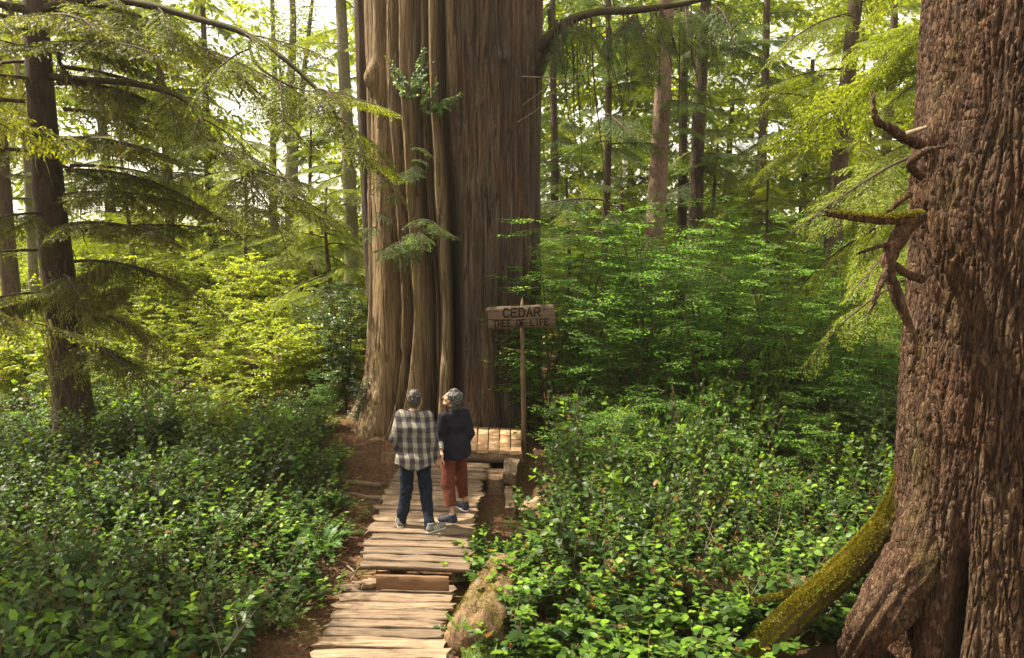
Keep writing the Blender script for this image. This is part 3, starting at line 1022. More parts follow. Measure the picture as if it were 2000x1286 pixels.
def hang_moss(tree, anchors, n, Lr, seed=0, wid=.012):
    """tattered strands of moss hanging below a set of points (tree coordinates)"""
    g = np.random.default_rng(seed)
    A = np.asarray(anchors, float)
    k = g.integers(len(A), size=n)
    p = A[k] + g.normal(0, .05, (n, 3)) * [1, 1, .3]
    L = g.uniform(*Lr, n) * g.uniform(.3, 1, n)
    a = g.uniform(0, PI, n)
    w = np.stack([np.cos(a), np.sin(a), 0 * a], -1) * (wid * g.uniform(.5, 1.5, n))[:, None]
    d = g.normal(0, .12, (n, 3))
    d[:, 2] = -1
    mid = p + d * (L * .5)[:, None] + g.normal(0, .015, (n, 3))
    tip = p + d * L[:, None] + g.normal(0, .03, (n, 3))
    V = np.stack([p - w, p + w, mid + w * .8, mid - w * .8, tip], 1).reshape(-1, 3)
    b = np.arange(n) * 5
    mb = MB()
    ti = np.repeat(np.clip(.5 + g.normal(0, .2, n), 0, 1), 5)
    mb.add(V, np.stack([b, b + 1, b + 2, b + 3], -1), ti)
    mb.add(V, np.stack([b + 3, b + 2, b + 4], -1), ti)
    return stuff(mb.build('hanging_moss', M['hangmoss'], tree, smooth=False))


def bough_points(tree, zmax=None, every=3):
    """points along the limbs of a tree's boughs, in tree coordinates"""
    pts = []
    for b in tree.children:
        if b.name.startswith('bough'):
            Mx = b.matrix_basis
            for q in np.linspace(.15, .9, 12):
                v = Mx @ Vector((q * 2.6, R.normal(0, .25) * (1 - q), (.10 * q - .28 * q ** 2.2) * 2.6))
                if zmax is None or v.z < zmax:
                    pts.append(tuple(v))
    return pts


# drooping sprays on the limb of the cedar
for k in range(30):
    px_ = R.uniform(1085, 1430)
    y_ = (40 - (px_ - 1075) * .09 if px_ < 1250 else 22 - (px_ - 1250) * .1) + 6
    p_ = at_y(px_, y_, 14.3 - (px_ - 1060) / 360)
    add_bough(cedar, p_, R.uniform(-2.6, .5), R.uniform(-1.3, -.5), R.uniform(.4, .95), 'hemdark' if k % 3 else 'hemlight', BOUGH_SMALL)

# ------------------------------------------------------------------ trees on the left
L1 = conifer('dark mossy hemlock with drooping boughs standing in the salal at the left', 137, 13.0, .60, 11.5, 'bark_left', 'hemlock', 9, 5.0, 10.5, (2.0, 3.2), azr=(-.4, 3.4), seed=1, py=800, flare=1.35, pitch=(-.35, 0))
lx, ly, lz = L1.location
for (z, az, sc, pt, mt) in ((2.6, -.35, .85, -.12, 'hemlock'), (2.9, 3.6, .9, -.15, 'hemlock'), (3.2, -.9, .8, -.2, 'hemlock'), (3.9, .1, 1.05, .05, 'hemlock'), (4.0, -.5, 1.1, .02, 'hemlock'), (3.6, 3.9, 1.0, -.1, 'hemlock'), (4.9, -.15, 1.2, -.05, 'hemlock'),
                            (5.4, -.6, 1.25, -.1, 'hemlock'), (5.9, .25, 1.4, -.15, 'hemlock'), (6.3, -.3, 1.5, -.15, 'hemlock'), (6.8, -.7, 1.4, -.1, 'hemlock'), (5.2, 4.2, 1.2, -.1, 'hemlock'), (7.4, .05, 1.7, -.2, 'hemlock'), (2.1, -.55, .95, -.2, 'hemlock'), (6.0, 3.7, 1.3, -.1, 'hemlock'), (4.5, -.3, 1.2, 0, 'hemlock'), (5.0, .5, 1.2, -.05, 'hemlight'), (6.6, .5, 1.5, -.15, 'hemlight'), (7.2, -.9, 1.3, -.15, 'hemlock'), (3.4, -.2, 1.1, -.02, 'hemlock'), (7.6, -.2, 1.8, -.2, 'hemlock'), (4.2, 4.5, .9, -.1, 'hemlock'), (6.8, 4.6, 1.2, -.1, 'hemlock')):
    add_bough(L1, (.28 * math.cos(az), .28 * math.sin(az), z), az, pt, sc, mt)
# the long bare limbs that arch across the top left
LL = [([(85, 18, 13), (130, 3, 12.8), (210, -2, 12.5), (300, 12, 12.2), (380, 35, 12), (470, 62, 11.8), (545, 108, 11.6), (610, 165, 11.5), (650, 215, 11.4), (672, 275, 11.4), (690, 330, 11.4)], .075, .012),
      ([(490, 72, 11.8), (488, 95, 11.7), (505, 130, 11.6), (560, 165, 11.5), (610, 180, 11.4), (660, 188, 11.3)], .030, .008),
      ([(100, 150, 13), (160, 155, 12.6), (270, 165, 12.2), (355, 190, 11.9), (385, 225, 11.7), (420, 280, 11.5), (455, 310, 11.4), (520, 338, 11.3), (575, 350, 11.2)], .06, .012),
      ([(430, 292, 11.45), (470, 335, 11.3), (505, 375, 11.2), (530, 410, 11.1)], .028, .006),
      ([(60, 20, 13), (30, 14, 12.8), (0, 8, 12.6), (-60, -10, 12.4)], .085, .05),
      ([(62, 75, 13), (35, 42, 12.7), (0, 30, 12.4), (-50, 25, 12.2)], .045, .03),
      ([(70, 155, 13), (30, 150, 12.6), (-20, 145, 12.2)], .035, .02),
      ([(95, 400, 13), (60, 430, 12.7), (20, 450, 12.4), (-30, 470, 12.2)], .035, .015),
      ([(130, 395, 13), (160, 392, 12.9), (190, 380, 12.7)], .03, .01),
      ([(100, 90, 13), (112, 100, 12.8), (120, 130, 12.7), (150, 170, 12.5), (175, 190, 12.4)], .045, .012),
      ([(120, 572, 13), (60, 590, 12.4), (0, 605, 12.0), (-60, 610, 11.6)], .04, .02),
      ([(130, 565, 13), (150, 545, 12.8), (185, 530, 12.5), (210, 520, 12.2)], .035, .015),
      ([(160, 590, 13), (200, 580, 12.6), (235, 560, 12.2)], .025, .01)]
anch = []
for k, (pts, r0, r1) in enumerate(LL):
    P_ = [p - Vector(L1.location) for p in limb_path(pts)]
    lo = branch(L1, 'limb', P_, r0, r1, M['limb'], 40, 8, .16, 200 + k)
    q_ = spline(P_, 40)
    if k in (0, 2, 1, 3):
        for m_ in range(8, 40, 4 if k in (0, 2) else 7):
            d = q_[min(39, m_ + 1)] - q_[m_ - 1]
            for sg in (1, -1):
                if R.random() < .7:
                    add_bough(L1, q_[m_], math.atan2(d[1], d[0]) + sg * R.uniform(.5, 1.1), R.uniform(-.6, -.15), R.uniform(.55, 1.05), 'hemlock' if R.random() < .6 else 'hemlight', BOUGH_SMALL)
    if k >= 10:
        anch += [tuple(a) for a in q_] * 3
    else:
        anch += [tuple(a) for a in q_[::3]]
hang_moss(L1, [q for q in anch + bough_points(L1, 6.2) if q[0] < 2.3], 4600, (.10, .50), 5, .009)
hang_moss(L1, [(.30 * math.cos(a), .30 * math.sin(a), z) for a in np.linspace(-2.6, -.3, 12) for z in np.linspace(.8, 3.6, 18)], 260, (.15, .5), 6, .014)

T_LEFT = conifer('tall hemlock whose boughs reach in from beyond the left edge', -560, 6.7, .45, 15, 'bark_left', 'hemlock', 60, 2.2, 14.5, (2.3, 3.5), seed=2, py=643)
hang_moss(T_LEFT, bough_points(T_LEFT, 6), 1100, (.12, .5), 15, .010)
conifer('hemlock with a broad brown trunk behind the mossy left hemlock', 14, 18.5, .42, 13, 'bark_brown', 'hemlock', 16, 3.8, 9, (1.8, 2.6), seed=3, py=430)
conifer('slim pale grey trunk just left behind the dark left trunk', 56, 20.5, .27, 11, 'bark_alder', 'hemlight', 10, 5.0, 10, (1.2, 1.8), seed=4, py=400)
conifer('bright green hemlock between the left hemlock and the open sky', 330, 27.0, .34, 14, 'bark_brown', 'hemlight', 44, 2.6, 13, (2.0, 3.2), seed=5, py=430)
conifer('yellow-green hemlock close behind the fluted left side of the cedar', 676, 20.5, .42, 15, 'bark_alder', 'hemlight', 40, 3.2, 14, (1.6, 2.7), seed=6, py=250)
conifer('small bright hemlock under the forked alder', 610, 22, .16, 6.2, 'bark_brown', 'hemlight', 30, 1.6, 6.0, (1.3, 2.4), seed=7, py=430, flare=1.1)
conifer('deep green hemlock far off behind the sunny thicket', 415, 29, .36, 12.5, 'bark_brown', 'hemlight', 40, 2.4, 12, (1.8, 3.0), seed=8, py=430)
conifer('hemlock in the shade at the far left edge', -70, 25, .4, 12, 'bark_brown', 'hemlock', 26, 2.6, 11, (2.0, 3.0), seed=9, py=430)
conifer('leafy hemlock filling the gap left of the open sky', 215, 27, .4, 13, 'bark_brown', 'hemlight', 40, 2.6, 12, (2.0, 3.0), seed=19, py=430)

# the forked alders against the sky
LEAFS = []


def alder(label, px, D, forks, seed, trunk_r):
    p = at_y(px, 430, D)
    t_ = thing('alder_tree', label, 'tree', (p.x, p.y, gz(p.x, p.y)))
    g = np.random.default_rng(seed)
    tips = []
    base = Vector(t_.location)
    for k, (pts, r0, r1) in enumerate(forks):
        P_ = [a - base for a in limb_path(pts)]
        if k == 0:
            P_ = [Vector((P_[0].x, P_[0].y, -.2))] + P_
        branch(t_, 'trunk' if k == 0 else 'limb', P_, r0, r1, M['bark_alder'], 40, 12, .08, seed + k)
        q_ = spline(P_, 30)
        tips += [q_[m_] for m_ in range(16 if k == 0 else 8, 30, 2)]
    mb, wood = MB(), MB()
    for tp in tips:
        for b in range(4):
            d = g.normal(0, 1, 3)
            d[2] = abs(d[2]) * .3
            d /= np.linalg.norm(d)
            L = g.uniform(.5, 1.3)
            path = tp + d * (np.linspace(0, 1, 5) * L)[:, None] + np.array([0, 0, -.10]) * (np.linspace(0, 1, 5) ** 2)[:, None]
            add_tube(wood, path, np.linspace(.012, .003, 5), 4, .5, 0, False)
            n_ = 34
            u = g.random(n_)
            c = tp + d * (u * L)[:, None] + g.normal(0, .14, (n_, 3))
            W, Fc = scatter(*LEAF4, c, g.normal(0, 1, (n_, 3)) * [1, 1, .5], g.normal(0, .5, (n_, 3)) + [0, 0, 1], g.uniform(.06, .10, n_))
            mb.add(W, Fc, np.repeat(g.uniform(.2, .9, n_), 5))
    wood.build('twigs', M['bark_alder'], t_)
    stuff(mb.build('crown', M['alder'], t_, smooth=False))


alder('pale forked alder against the white sky left of the cedar', 570, 24, [
    ([(570, 430, 24), (570, 330, 24), (572, 280, 24), (570, 215, 24), (568, 150, 24), (572, 60, 24), (570, -40, 24)], .24, .08),
    ([(572, 285, 24), (588, 230, 23.9), (590, 170, 23.8), (600, 90, 23.7), (610, 0, 23.6)], .12, .05),
    ([(570, 300, 24), (552, 262, 23.8), (535, 232, 23.6), (500, 190, 23.4), (460, 130, 23.2)], .07, .02),
    ([(574, 310, 24), (612, 285, 23.8), (640, 262, 23.6), (670, 200, 23.4)], .07, .02),
    ([(573, 330, 24), (600, 300, 24.2), (640, 225, 24.6), (660, 200, 24.6)], .06, .02),
    ([(570, 250, 24), (552, 200, 24.2), (545, 120, 24.5), (530, 40, 24.6)], .06, .02)], 31, .24)
alder('slender mossy alder just left of the forked alder', 535, 25.5, [
    ([(535, 430, 25.5), (533, 330, 25.5), (534, 250, 25.5), (536, 150, 25.5), (532, 20, 25.5), (530, -40, 25.5)], .16, .05),
    ([(534, 285, 25.5), (545, 265, 25.3), (552, 240, 25.2), (560, 180, 25)], .05, .02)], 41, .16)

# ------------------------------------------------------------------ trees on the right
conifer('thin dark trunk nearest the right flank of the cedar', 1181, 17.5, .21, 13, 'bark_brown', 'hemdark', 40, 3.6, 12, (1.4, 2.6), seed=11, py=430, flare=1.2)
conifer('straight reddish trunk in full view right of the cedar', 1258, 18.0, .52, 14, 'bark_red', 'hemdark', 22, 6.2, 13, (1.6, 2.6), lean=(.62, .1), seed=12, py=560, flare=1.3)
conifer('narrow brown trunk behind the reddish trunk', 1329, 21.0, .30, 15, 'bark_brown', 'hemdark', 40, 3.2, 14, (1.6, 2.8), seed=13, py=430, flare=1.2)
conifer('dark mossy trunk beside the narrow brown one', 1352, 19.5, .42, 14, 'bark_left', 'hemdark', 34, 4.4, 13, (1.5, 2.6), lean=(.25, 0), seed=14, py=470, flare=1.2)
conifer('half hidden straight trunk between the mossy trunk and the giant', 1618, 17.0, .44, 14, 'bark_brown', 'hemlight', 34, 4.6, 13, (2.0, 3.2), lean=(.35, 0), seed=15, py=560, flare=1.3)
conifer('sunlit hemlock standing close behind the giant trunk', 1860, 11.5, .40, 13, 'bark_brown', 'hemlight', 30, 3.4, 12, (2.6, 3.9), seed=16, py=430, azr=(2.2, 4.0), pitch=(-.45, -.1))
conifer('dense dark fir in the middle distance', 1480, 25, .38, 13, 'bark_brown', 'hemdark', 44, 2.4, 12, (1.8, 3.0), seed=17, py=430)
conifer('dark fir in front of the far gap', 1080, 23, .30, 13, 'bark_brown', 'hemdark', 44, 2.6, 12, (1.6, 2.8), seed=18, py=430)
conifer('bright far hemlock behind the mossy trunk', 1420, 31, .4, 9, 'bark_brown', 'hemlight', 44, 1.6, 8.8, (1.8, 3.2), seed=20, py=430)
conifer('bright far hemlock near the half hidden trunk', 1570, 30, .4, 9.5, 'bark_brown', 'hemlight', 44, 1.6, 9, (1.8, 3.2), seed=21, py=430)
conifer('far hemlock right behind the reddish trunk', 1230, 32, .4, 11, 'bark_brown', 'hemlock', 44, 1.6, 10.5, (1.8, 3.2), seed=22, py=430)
for (px_, D_, H_, lab_) in ((1110, 19, 5.2, 'young bright hemlock beside the right flank of the cedar'), (1210, 21, 6.5, 'young hemlock between the thin dark trunk and the reddish trunk'), (1395, 20, 6.0, 'young hemlock just right of the dark mossy trunk'), (1500, 19, 5.0, 'young hemlock in the middle of the gap before the giant trunk'),
                            (1690, 19, 6.5, 'young hemlock beside the half hidden trunk'), (480, 24, 5.6, 'young hemlock under the slender alder'), (640, 18.5, 4.6, 'young hemlock against the shaded flank of the cedar'), (250, 22, 5.6, 'young hemlock at the back of the sunny thicket')):
    conifer(lab_, px_, D_, .14, H_, 'bark_brown', 'hemlight', 34, .8, H_ - .2, (1.5, 2.6), seed=int(px_), py=430, flare=1.1, pitch=(-.35, .15))
conifer('far hemlock showing past the giant trunk', 1720, 24, .4, 12, 'bark_brown', 'hemlight', 44, 1.8, 11, (1.8, 3.2), seed=23, py=430)

# ------------------------------------------------------------------ shrubs
def salal(seed, h, rad, nst, keep_top=0, yp=.4, bg=(.75, 1.2)):
    """many arching stems with alternate oval leaves: (stems MB, foliage MB, list of the topmost leaves)"""
    g = np.random.default_rng(seed)
    st = MB()
    pos, X, U, sc, ti = [], [], [], [], []
    for k in range(nst):
        a = g.uniform(0, 2 * PI)
        r0 = rad * .55 * math.sqrt(g.random())
        b = np.array([r0 * math.cos(a), r0 * math.sin(a), -.05])
        a2 = a + g.normal(0, .7)
        hh = h * g.uniform(.55, 1.1)
        out = rad * g.uniform(.15, .8)
        s = np.linspace(0, 1, 9)
        path = np.stack([b[0] + out * math.cos(a2) * s ** 1.6, b[1] + out * math.sin(a2) * s ** 1.6, b[2] + hh * (s - .12 * s ** 3)], -1)
        path[1:] += np.cumsum(g.normal(0, .010, (8, 3)), 0)
        add_tube(st, path, np.linspace(.006, .0022, 9), 4, .5, 0, False)
        young = g.random() < yp
        tone = g.uniform(.12, .5)
        big = g.uniform(*bg)
        nl = int(g.integers(12, 18))
        for q in range(nl):
            u = .26 + .74 * q / (nl - 1)
            p = np.array([np.interp(u, s, path[:, c]) for c in range(3)])
            d = np.array([np.interp(min(1, u + .02), s, path[:, c]) for c in range(3)]) - p
            az = math.atan2(math.sin(a2), math.cos(a2)) + (1 if q % 2 else -1) * g.uniform(.6, 1.5) + g.normal(0, .35)
            if q == nl - 1:
                az = a2
            up = g.uniform(-.35, .45) + (.5 if u > .9 else 0)
            X.append([math.cos(az), math.sin(az), up])
            U.append([g.normal(0, .42), g.normal(0, .42), 1])
            pos.append(p)
            sc.append(g.uniform(.055, .112) * big * (1.0 if u < .92 else .72))
            ti.append(np.clip(tone + g.normal(0, .07) + (.5 * sstep(.62, .95, u) if young else .12 * sstep(.7, 1, u)), .17, 1) if g.random() > .02 else -.2)
    pos, X, U, sc, ti = map(np.array, (pos, X, U, sc, ti))
    top = []
    if keep_top:
        k = np.argsort(-(pos[:, 2] + .35 * np.hypot(pos[:, 0], pos[:, 1]) - .25 * pos[:, 1]))[:keep_top]
        top = [(pos[q], X[q], U[q], sc[q], ti[q]) for q in k]
        m = np.ones(len(pos), bool)
        m[k] = False
        pos, X, U, sc, ti = pos[m], X[m], U[m], sc[m], ti[m]
    fo = MB()
    V0, F0 = LEAF
    W, Fc = scatter(V0, F0, pos, X, U, sc)
    fo.add(W, Fc, np.repeat(ti, len(V0)))
    return st, fo, top


SAL, SALN = [], []
for k in range(7):
    a, b, _ = salal(300 + k, R.uniform(.75, 1.0), R.uniform(.5, .62), 26)
    SAL.append((a.mesh('salal_stems', M['twig_red']), b.mesh('salal_foliage', M['salal'], smooth=False)))
for k in range(6):
    a, b, tp = salal(330 + k, R.uniform(.8, 1.0), R.uniform(.48, .58), 26, 74, .3 if k < 3 else .75, (.95, 1.45))  # right-hand variants: more pale young leaves, open-sky brightness put into their colour
    SALN.append((a.mesh('salal_stems', M['twig_red']), b.mesh('salal_foliage', M['salal'], smooth=False), tp))
LEAFM = []
for shp in ((.6, .12, .15), (.66, .06, .05), (.56, .2, .3)):
    row = []
    for tn in (.12, .3, .5, .72, .92):
        V0, F0 = leaf_geo(*shp)
        row.append(MB().add(V0, F0, tn).mesh('salal_leaf', M['salal'], smooth=False))
    LEAFM.append(row)


def leaf_parts(parent, tops, g):
    for (p, X, U, s, ti) in tops:
        X = Vector(X).normalized()
        Y = Vector(U).cross(X).normalized()
        Z = X.cross(Y)
        me = LEAFM[int(g.integers(3))][max(0, min(4, int(ti * 5)))]
        o = link('leaf', me, parent)
        o.matrix_local = Matrix(((X.x * s, Y.x * s, Z.x * s, p[0]), (X.y * s, Y.y * s, Z.y * s, p[1]), (X.z * s, Y.z * s, Z.z * s, p[2]), (0, 0, 0, 1)))


def put_bush(name, label, cat, lib, x, y, sc, rz, group, zoff=0.0, scz=1.0, z=None, near=False, g=R):
    v = lib[int(g.integers(len(lib)))]
    t_ = thing(name, label, cat, (x, y, (gz(x, y) if z is None else z) + zoff), rz, group)
    t_.scale = (sc, sc, sc * scz)
    link('stem', v[0], t_)
    stuff(link('foliage', v[1], t_))
    if near:
        leaf_parts(t_, v[2], g)
    return t_


Lb = [at_z(px, py, 0) for px, py in ((515, 1330), (590, 1180), (652, 1075), (682, 960), (676, 880), (692, 835))]
Rb = [at_z(px, py, 0) for px, py in ((1000, 1330), (938, 1165), (930, 1095), (1065, 1045), (1060, 930), (1040, 850))]
lbx = lambda y: float(np.interp(y, [p.y for p in Lb], [p.x for p in Lb]))
rbx = lambda y: float(np.interp(y, [p.y for p in Rb], [p.x for p in Rb]))
g = np.random.default_rng(77)
n_near = 0
spots = []
for y in np.arange(4.3, 14.6, .50):
    for x in np.arange(-9.6, 7.5, .50):
        x_, y_ = x + g.uniform(-.2, .2), y + g.uniform(-.2, .2)
        if abs(x_) > .70 * y_ + .7:
            continue
        if math.hypot(x_ - GX, y_ - GY) < 1.05 or math.hypot(x_ + 7.6, y_ - 13) < .45:
            continue
        if math.hypot(x_ - CX, y_ - CY) < 2.45 or (y_ > 13.2 and -3 < x_ < .5):
            continue
        if x_ > 1.7 and y_ < 6.8:
            continue
        spots.append((x_, y_))
for (x_, y_) in spots:
    left = x_ < lbx(y_) - .14
    right = x_ > rbx(y_) + .16
    if not (left or right):
        continue
    if right and 7.9 < y_ < 8.6 and x_ < 2.9 and g.random() < .0:
        continue
    edge = min(1.0, (lbx(y_) - x_) / 1.3) if left else min(1.0, (x_ - rbx(y_)) / 1.2)
    D = math.hypot(x_, y_)
    near = D < (8.2 if right else 7.2) and n_near < 46
    n_near += near
    hgt = .58 + .48 * edge + (.75 if right else .55) * float(fbm(np.array([x_ * .8, y_ * .8, 3.0]), 2, 4))
    if right and y_ > 9:
        hgt *= 1.25 + .45 * sstep(9, 11.5, y_)
    if g.random() < .07:
        hgt *= 1.35
    if g.random() < .06:
        continue
    # roots and logs stay in sight
    if right and (abs((x_ - 1.75) + (y_ - 6.9) * .2) < .0):
        continue
    hgt = max(.42, hgt)
    if x_ > 1.9 and y_ < 7.2:
        hgt *= .62
    if left:
        if y_ < 5.6:
            zone = ('in the bottom left corner, nearest the camera' if x_ < -2.9 else 'at the bottom edge beside the lower planks')
        elif lbx(y_) - x_ < 1.0:
            zone = ('along the bare soil by the lower planks' if y_ < 7.4 else 'along the bare soil by the upper planks, near the sword fern' if y_ < 9.6 else 'along the bare soil by the left stump and split rails')
        elif math.hypot(x_ + 7.6, y_ - 13) < 1.9:
            zone = 'round the foot of the dark left trunk'
        elif y_ < 7.6:
            zone = ('at the left edge under the reaching hemlock boughs' if x_ < -3.9 else 'in the middle of the left foreground')
        elif y_ < 10.4:
            zone = ('at the left edge, in front of the dark trunk' if x_ < -5.2 else 'in the middle distance left of the people')
        else:
            zone = ('between the dark left trunk and the cedar' if x_ > -6.4 else 'far left beyond the dark trunk') + (', next to the sunny bushes' if y_ > 12.6 else '')
    else:
        if x_ - rbx(y_) < .95:
            zone = ('hanging over the cut log at the bottom edge' if y_ < 7.0 else 'on the far side of the rotting log' if y_ < 9.4 else 'by the loose beam and timber block' if y_ < 11.2 else 'beside the sign pole')
        elif y_ < 7.4:
            zone = ('in front of the crosswise fallen log' if x_ < 1.9 else 'around the mossy stilt root')
        elif math.hypot(x_ - GX, y_ - GY) < 2.4:
            zone = 'against the left side of the giant trunk'
        elif y_ < 9.4:
            zone = 'just behind the crosswise fallen log'
        elif y_ < 11.3:
            zone = ('under the layered low huckleberry' if x_ < 2.6 else 'between the low huckleberry and the giant trunk')
        else:
            zone = ('under the tall huckleberries nearest the sign' if x_ < 2.6 else 'under the tall huckleberries nearest the giant trunk')
    lab = ('glossy salal with large oval leaves ' if near else 'salal shrub ') + zone
    grp = 'salal ' + zone
    put_bush('salal_shrub', lab, 'shrub', (SALN[:3] if left else SALN[3:]) if near else SAL, x_, y_, g.uniform(.9, 1.12), g.uniform(0, 6.28), grp, 0, hgt, near=near, g=g)


def leafy_bush(seed, h, rad, nst, lsz, geo, ntw=16, twl=(.25, .6), ndl=.035, flat=.25, low=.25, tone=(.2, .8), sub=True):
    """stems with near-horizontal side twigs that carry small leaves"""
    g = np.random.default_rng(seed)
    st, fo = MB(), MB()
    pos, X, U, sc, ti = [], [], [], [], []
    for k in range(nst):
        a = 2 * PI * k / nst + g.uniform(-.5, .5)
        hh = h * g.uniform(.65, 1.05)
        out = rad * g.uniform(.25, .85)
        s = np.linspace(0, 1, 10)
        path = np.stack([out * math.cos(a) * s ** 1.4, out * math.sin(a) * s ** 1.4, -.1 + hh * (s - .08 * s ** 3)], -1)
        path[1:] += np.cumsum(g.normal(0, .02 * h / 2, (9, 3)), 0) * .6
        add_tube(st, path, np.linspace(.012 * h / 2.2, .003, 10), 5, .5, 0, False)
        n_ = int(ntw * g.uniform(.8, 1.2))
        for q in range(n_):
            u = low + (1 - low) * (q + g.random()) / n_
            p = np.array([np.interp(u, s, path[:, c]) for c in range(3)])
            az = g.uniform(0, 2 * PI)
            L = g.uniform(*twl) * (1.15 - .5 * u)
            tn = g.uniform(*tone)
            d = np.array([math.cos(az), math.sin(az), g.normal(.08, flat)])
            segs = [(p, d, L)]
            if sub:
                for f in np.arange(.25, .95, .17):
                    for sg in (-1, 1):
                        a2 = az + sg * g.uniform(.6, 1.1)
                        segs.append((p + d * L * f, np.array([math.cos(a2), math.sin(a2), d[2] + g.normal(0, .12)]), L * .5 * (1 - f * .6) * g.uniform(.6, 1.2)))
            for (b, dd, l) in segs:
                uu = np.linspace(0, 1, 4)
                tp = b + dd * (uu * l)[:, None] + np.array([0, 0, -.10]) * (uu ** 2 * l)[:, None]
                add_tube(st, tp, np.linspace(.0035, .0012, 4), 3, .5, 0, False)
                m = max(2, int(l / ndl))
                for e in range(m):
                    f = (e + .6) / m
                    c = b + dd * l * f - np.array([0, 0, .10 * f * f * l])
                    aa = math.atan2(dd[1], dd[0]) + (1 if e % 2 else -1) * g.uniform(.5, 1.2)
                    pos.append(c)
                    X.append([math.cos(aa), math.sin(aa), g.normal(-.1, .22)])
                    U.append([g.normal(0, flat + .08), g.normal(0, flat + .08), 1])
                    sc.append(lsz * g.uniform(.65, 1.2))
                    ti.append(np.clip(tn + g.normal(0, .10), 0, 1))
    pos, X, U, sc, ti = map(np.array, (pos, X, U, sc, ti))
    W, Fc = scatter(geo[0], geo[1], pos, X, U, sc)
    fo.add(W, Fc, np.repeat(ti, len(geo[0])))
    return st, fo


def lib_of(n, mat, twig, *a, **k):
    out = []
    for q in range(n):
        s_, f_ = leafy_bush(*((a[0] + q,) + a[1:]), **k)
        out.append((s_.mesh('bush_stems', M[twig]), f_.mesh('bush_foliage', M[mat], smooth=False)))
    return out


SUNNY = lib_of(5, 'sunny', 'twig_red', 400, 2.0, .95, 9, .085, LEAF4, ntw=13, twl=(.25, .55), ndl=.07, flat=.35, low=.3)
HUCK = lib_of(4, 'huckle', 'twig', 420, 4.3, 1.5, 6, .046, OVAL, ntw=30, twl=(.5, 1.1), ndl=.034, flat=.14, low=.25)
HUCKS = lib_of(3, 'huckle', 'twig', 430, 1.9, .9, 5, .040, OVAL, ntw=14, twl=(.35, .7), ndl=.034, flat=.16, low=.25)
EVER = lib_of(3, 'huckdark', 'twig', 440, 3.2, .8, 7, .062, OVAL, ntw=20, twl=(.25, .55), ndl=.05, flat=.4, low=.2)

for (px_, D_, sc_, lab_) in ((180, 9.2, .55, 'feathery huckleberry sapling in the salal below the dark left trunk'), (380, 10.6, .58, 'feathery huckleberry sapling in the middle of the left salal'), (520, 11.4, .5, 'feathery huckleberry sapling in the left salal close to the cedar'), (60, 7.2, .5, 'feathery huckleberry sapling at the left edge'), (1260, 8.9, .5, 'feathery huckleberry sapling in the right salal'), (1520, 9.4, .6, 'feathery huckleberry sapling in the salal near the giant trunk')):
    p_ = at_y(px_, 643, D_)
    put_bush('huckleberry_bush', lab_, 'bush', HUCKS, p_.x, D_, sc_, R.uniform(0, 6), None, g=g)
for (px_, py_, h_, lab_) in ((975, 1128, .62, 'salal leaning over the middle of the rotting log'), (1000, 1085, .55, 'low salal over the upper part of the rotting log'), (1015, 1190, .75, 'salal just right of the cut log end'), (948, 1092, .42, 'small salal between the upper planks and the rotting log'), (1000, 1265, .55, 'salal at the bottom edge right of the log end'), (1085, 1075, .6, 'salal beyond the middle of the rotting log')):
    p_ = at_z(px_, py_, .1)
    put_bush('salal_shrub', lab_, 'shrub', SALN[3:], p_.x, p_.y, .85, R.uniform(0, 6), None, .05, h_, near=True, g=g)
# the sunny thicket left of the cedar
g = np.random.default_rng(5)
for y in np.arange(13.0, 30, 1.15):
    for x in np.arange(-20, -2.6, 1.15):
        x_, y_ = x + g.uniform(-.45, .45), y + g.uniform(-.45, .45)
        if abs(x_) > .70 * y_ + .6 or (x_ > -3.5 and y_ < 16.2):
            continue
        if math.hypot(x_ + 7.6, y_ - 13) < .8:
            continue
        pz = 1000 + 1500 * x_ / y_
        where = ('left of the dark trunk' if pz < 110 else 'just right of the dark trunk' if pz < 300 else 'below the open sky' if pz < 520 else 'close to the cedar')
        if y_ < 15.5:
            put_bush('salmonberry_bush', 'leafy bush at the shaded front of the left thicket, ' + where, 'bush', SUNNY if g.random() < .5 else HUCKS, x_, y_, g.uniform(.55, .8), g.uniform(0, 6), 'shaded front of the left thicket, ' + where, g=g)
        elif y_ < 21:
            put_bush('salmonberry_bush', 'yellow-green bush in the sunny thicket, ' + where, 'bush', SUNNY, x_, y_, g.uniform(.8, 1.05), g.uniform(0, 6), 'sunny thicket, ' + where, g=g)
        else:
            put_bush('salmonberry_bush', 'pale bush along the back of the sunny thicket, ' + where, 'bush', SUNNY, x_, y_, g.uniform(.95, 1.25), g.uniform(0, 6), 'back of the sunny thicket, ' + where, g=g)
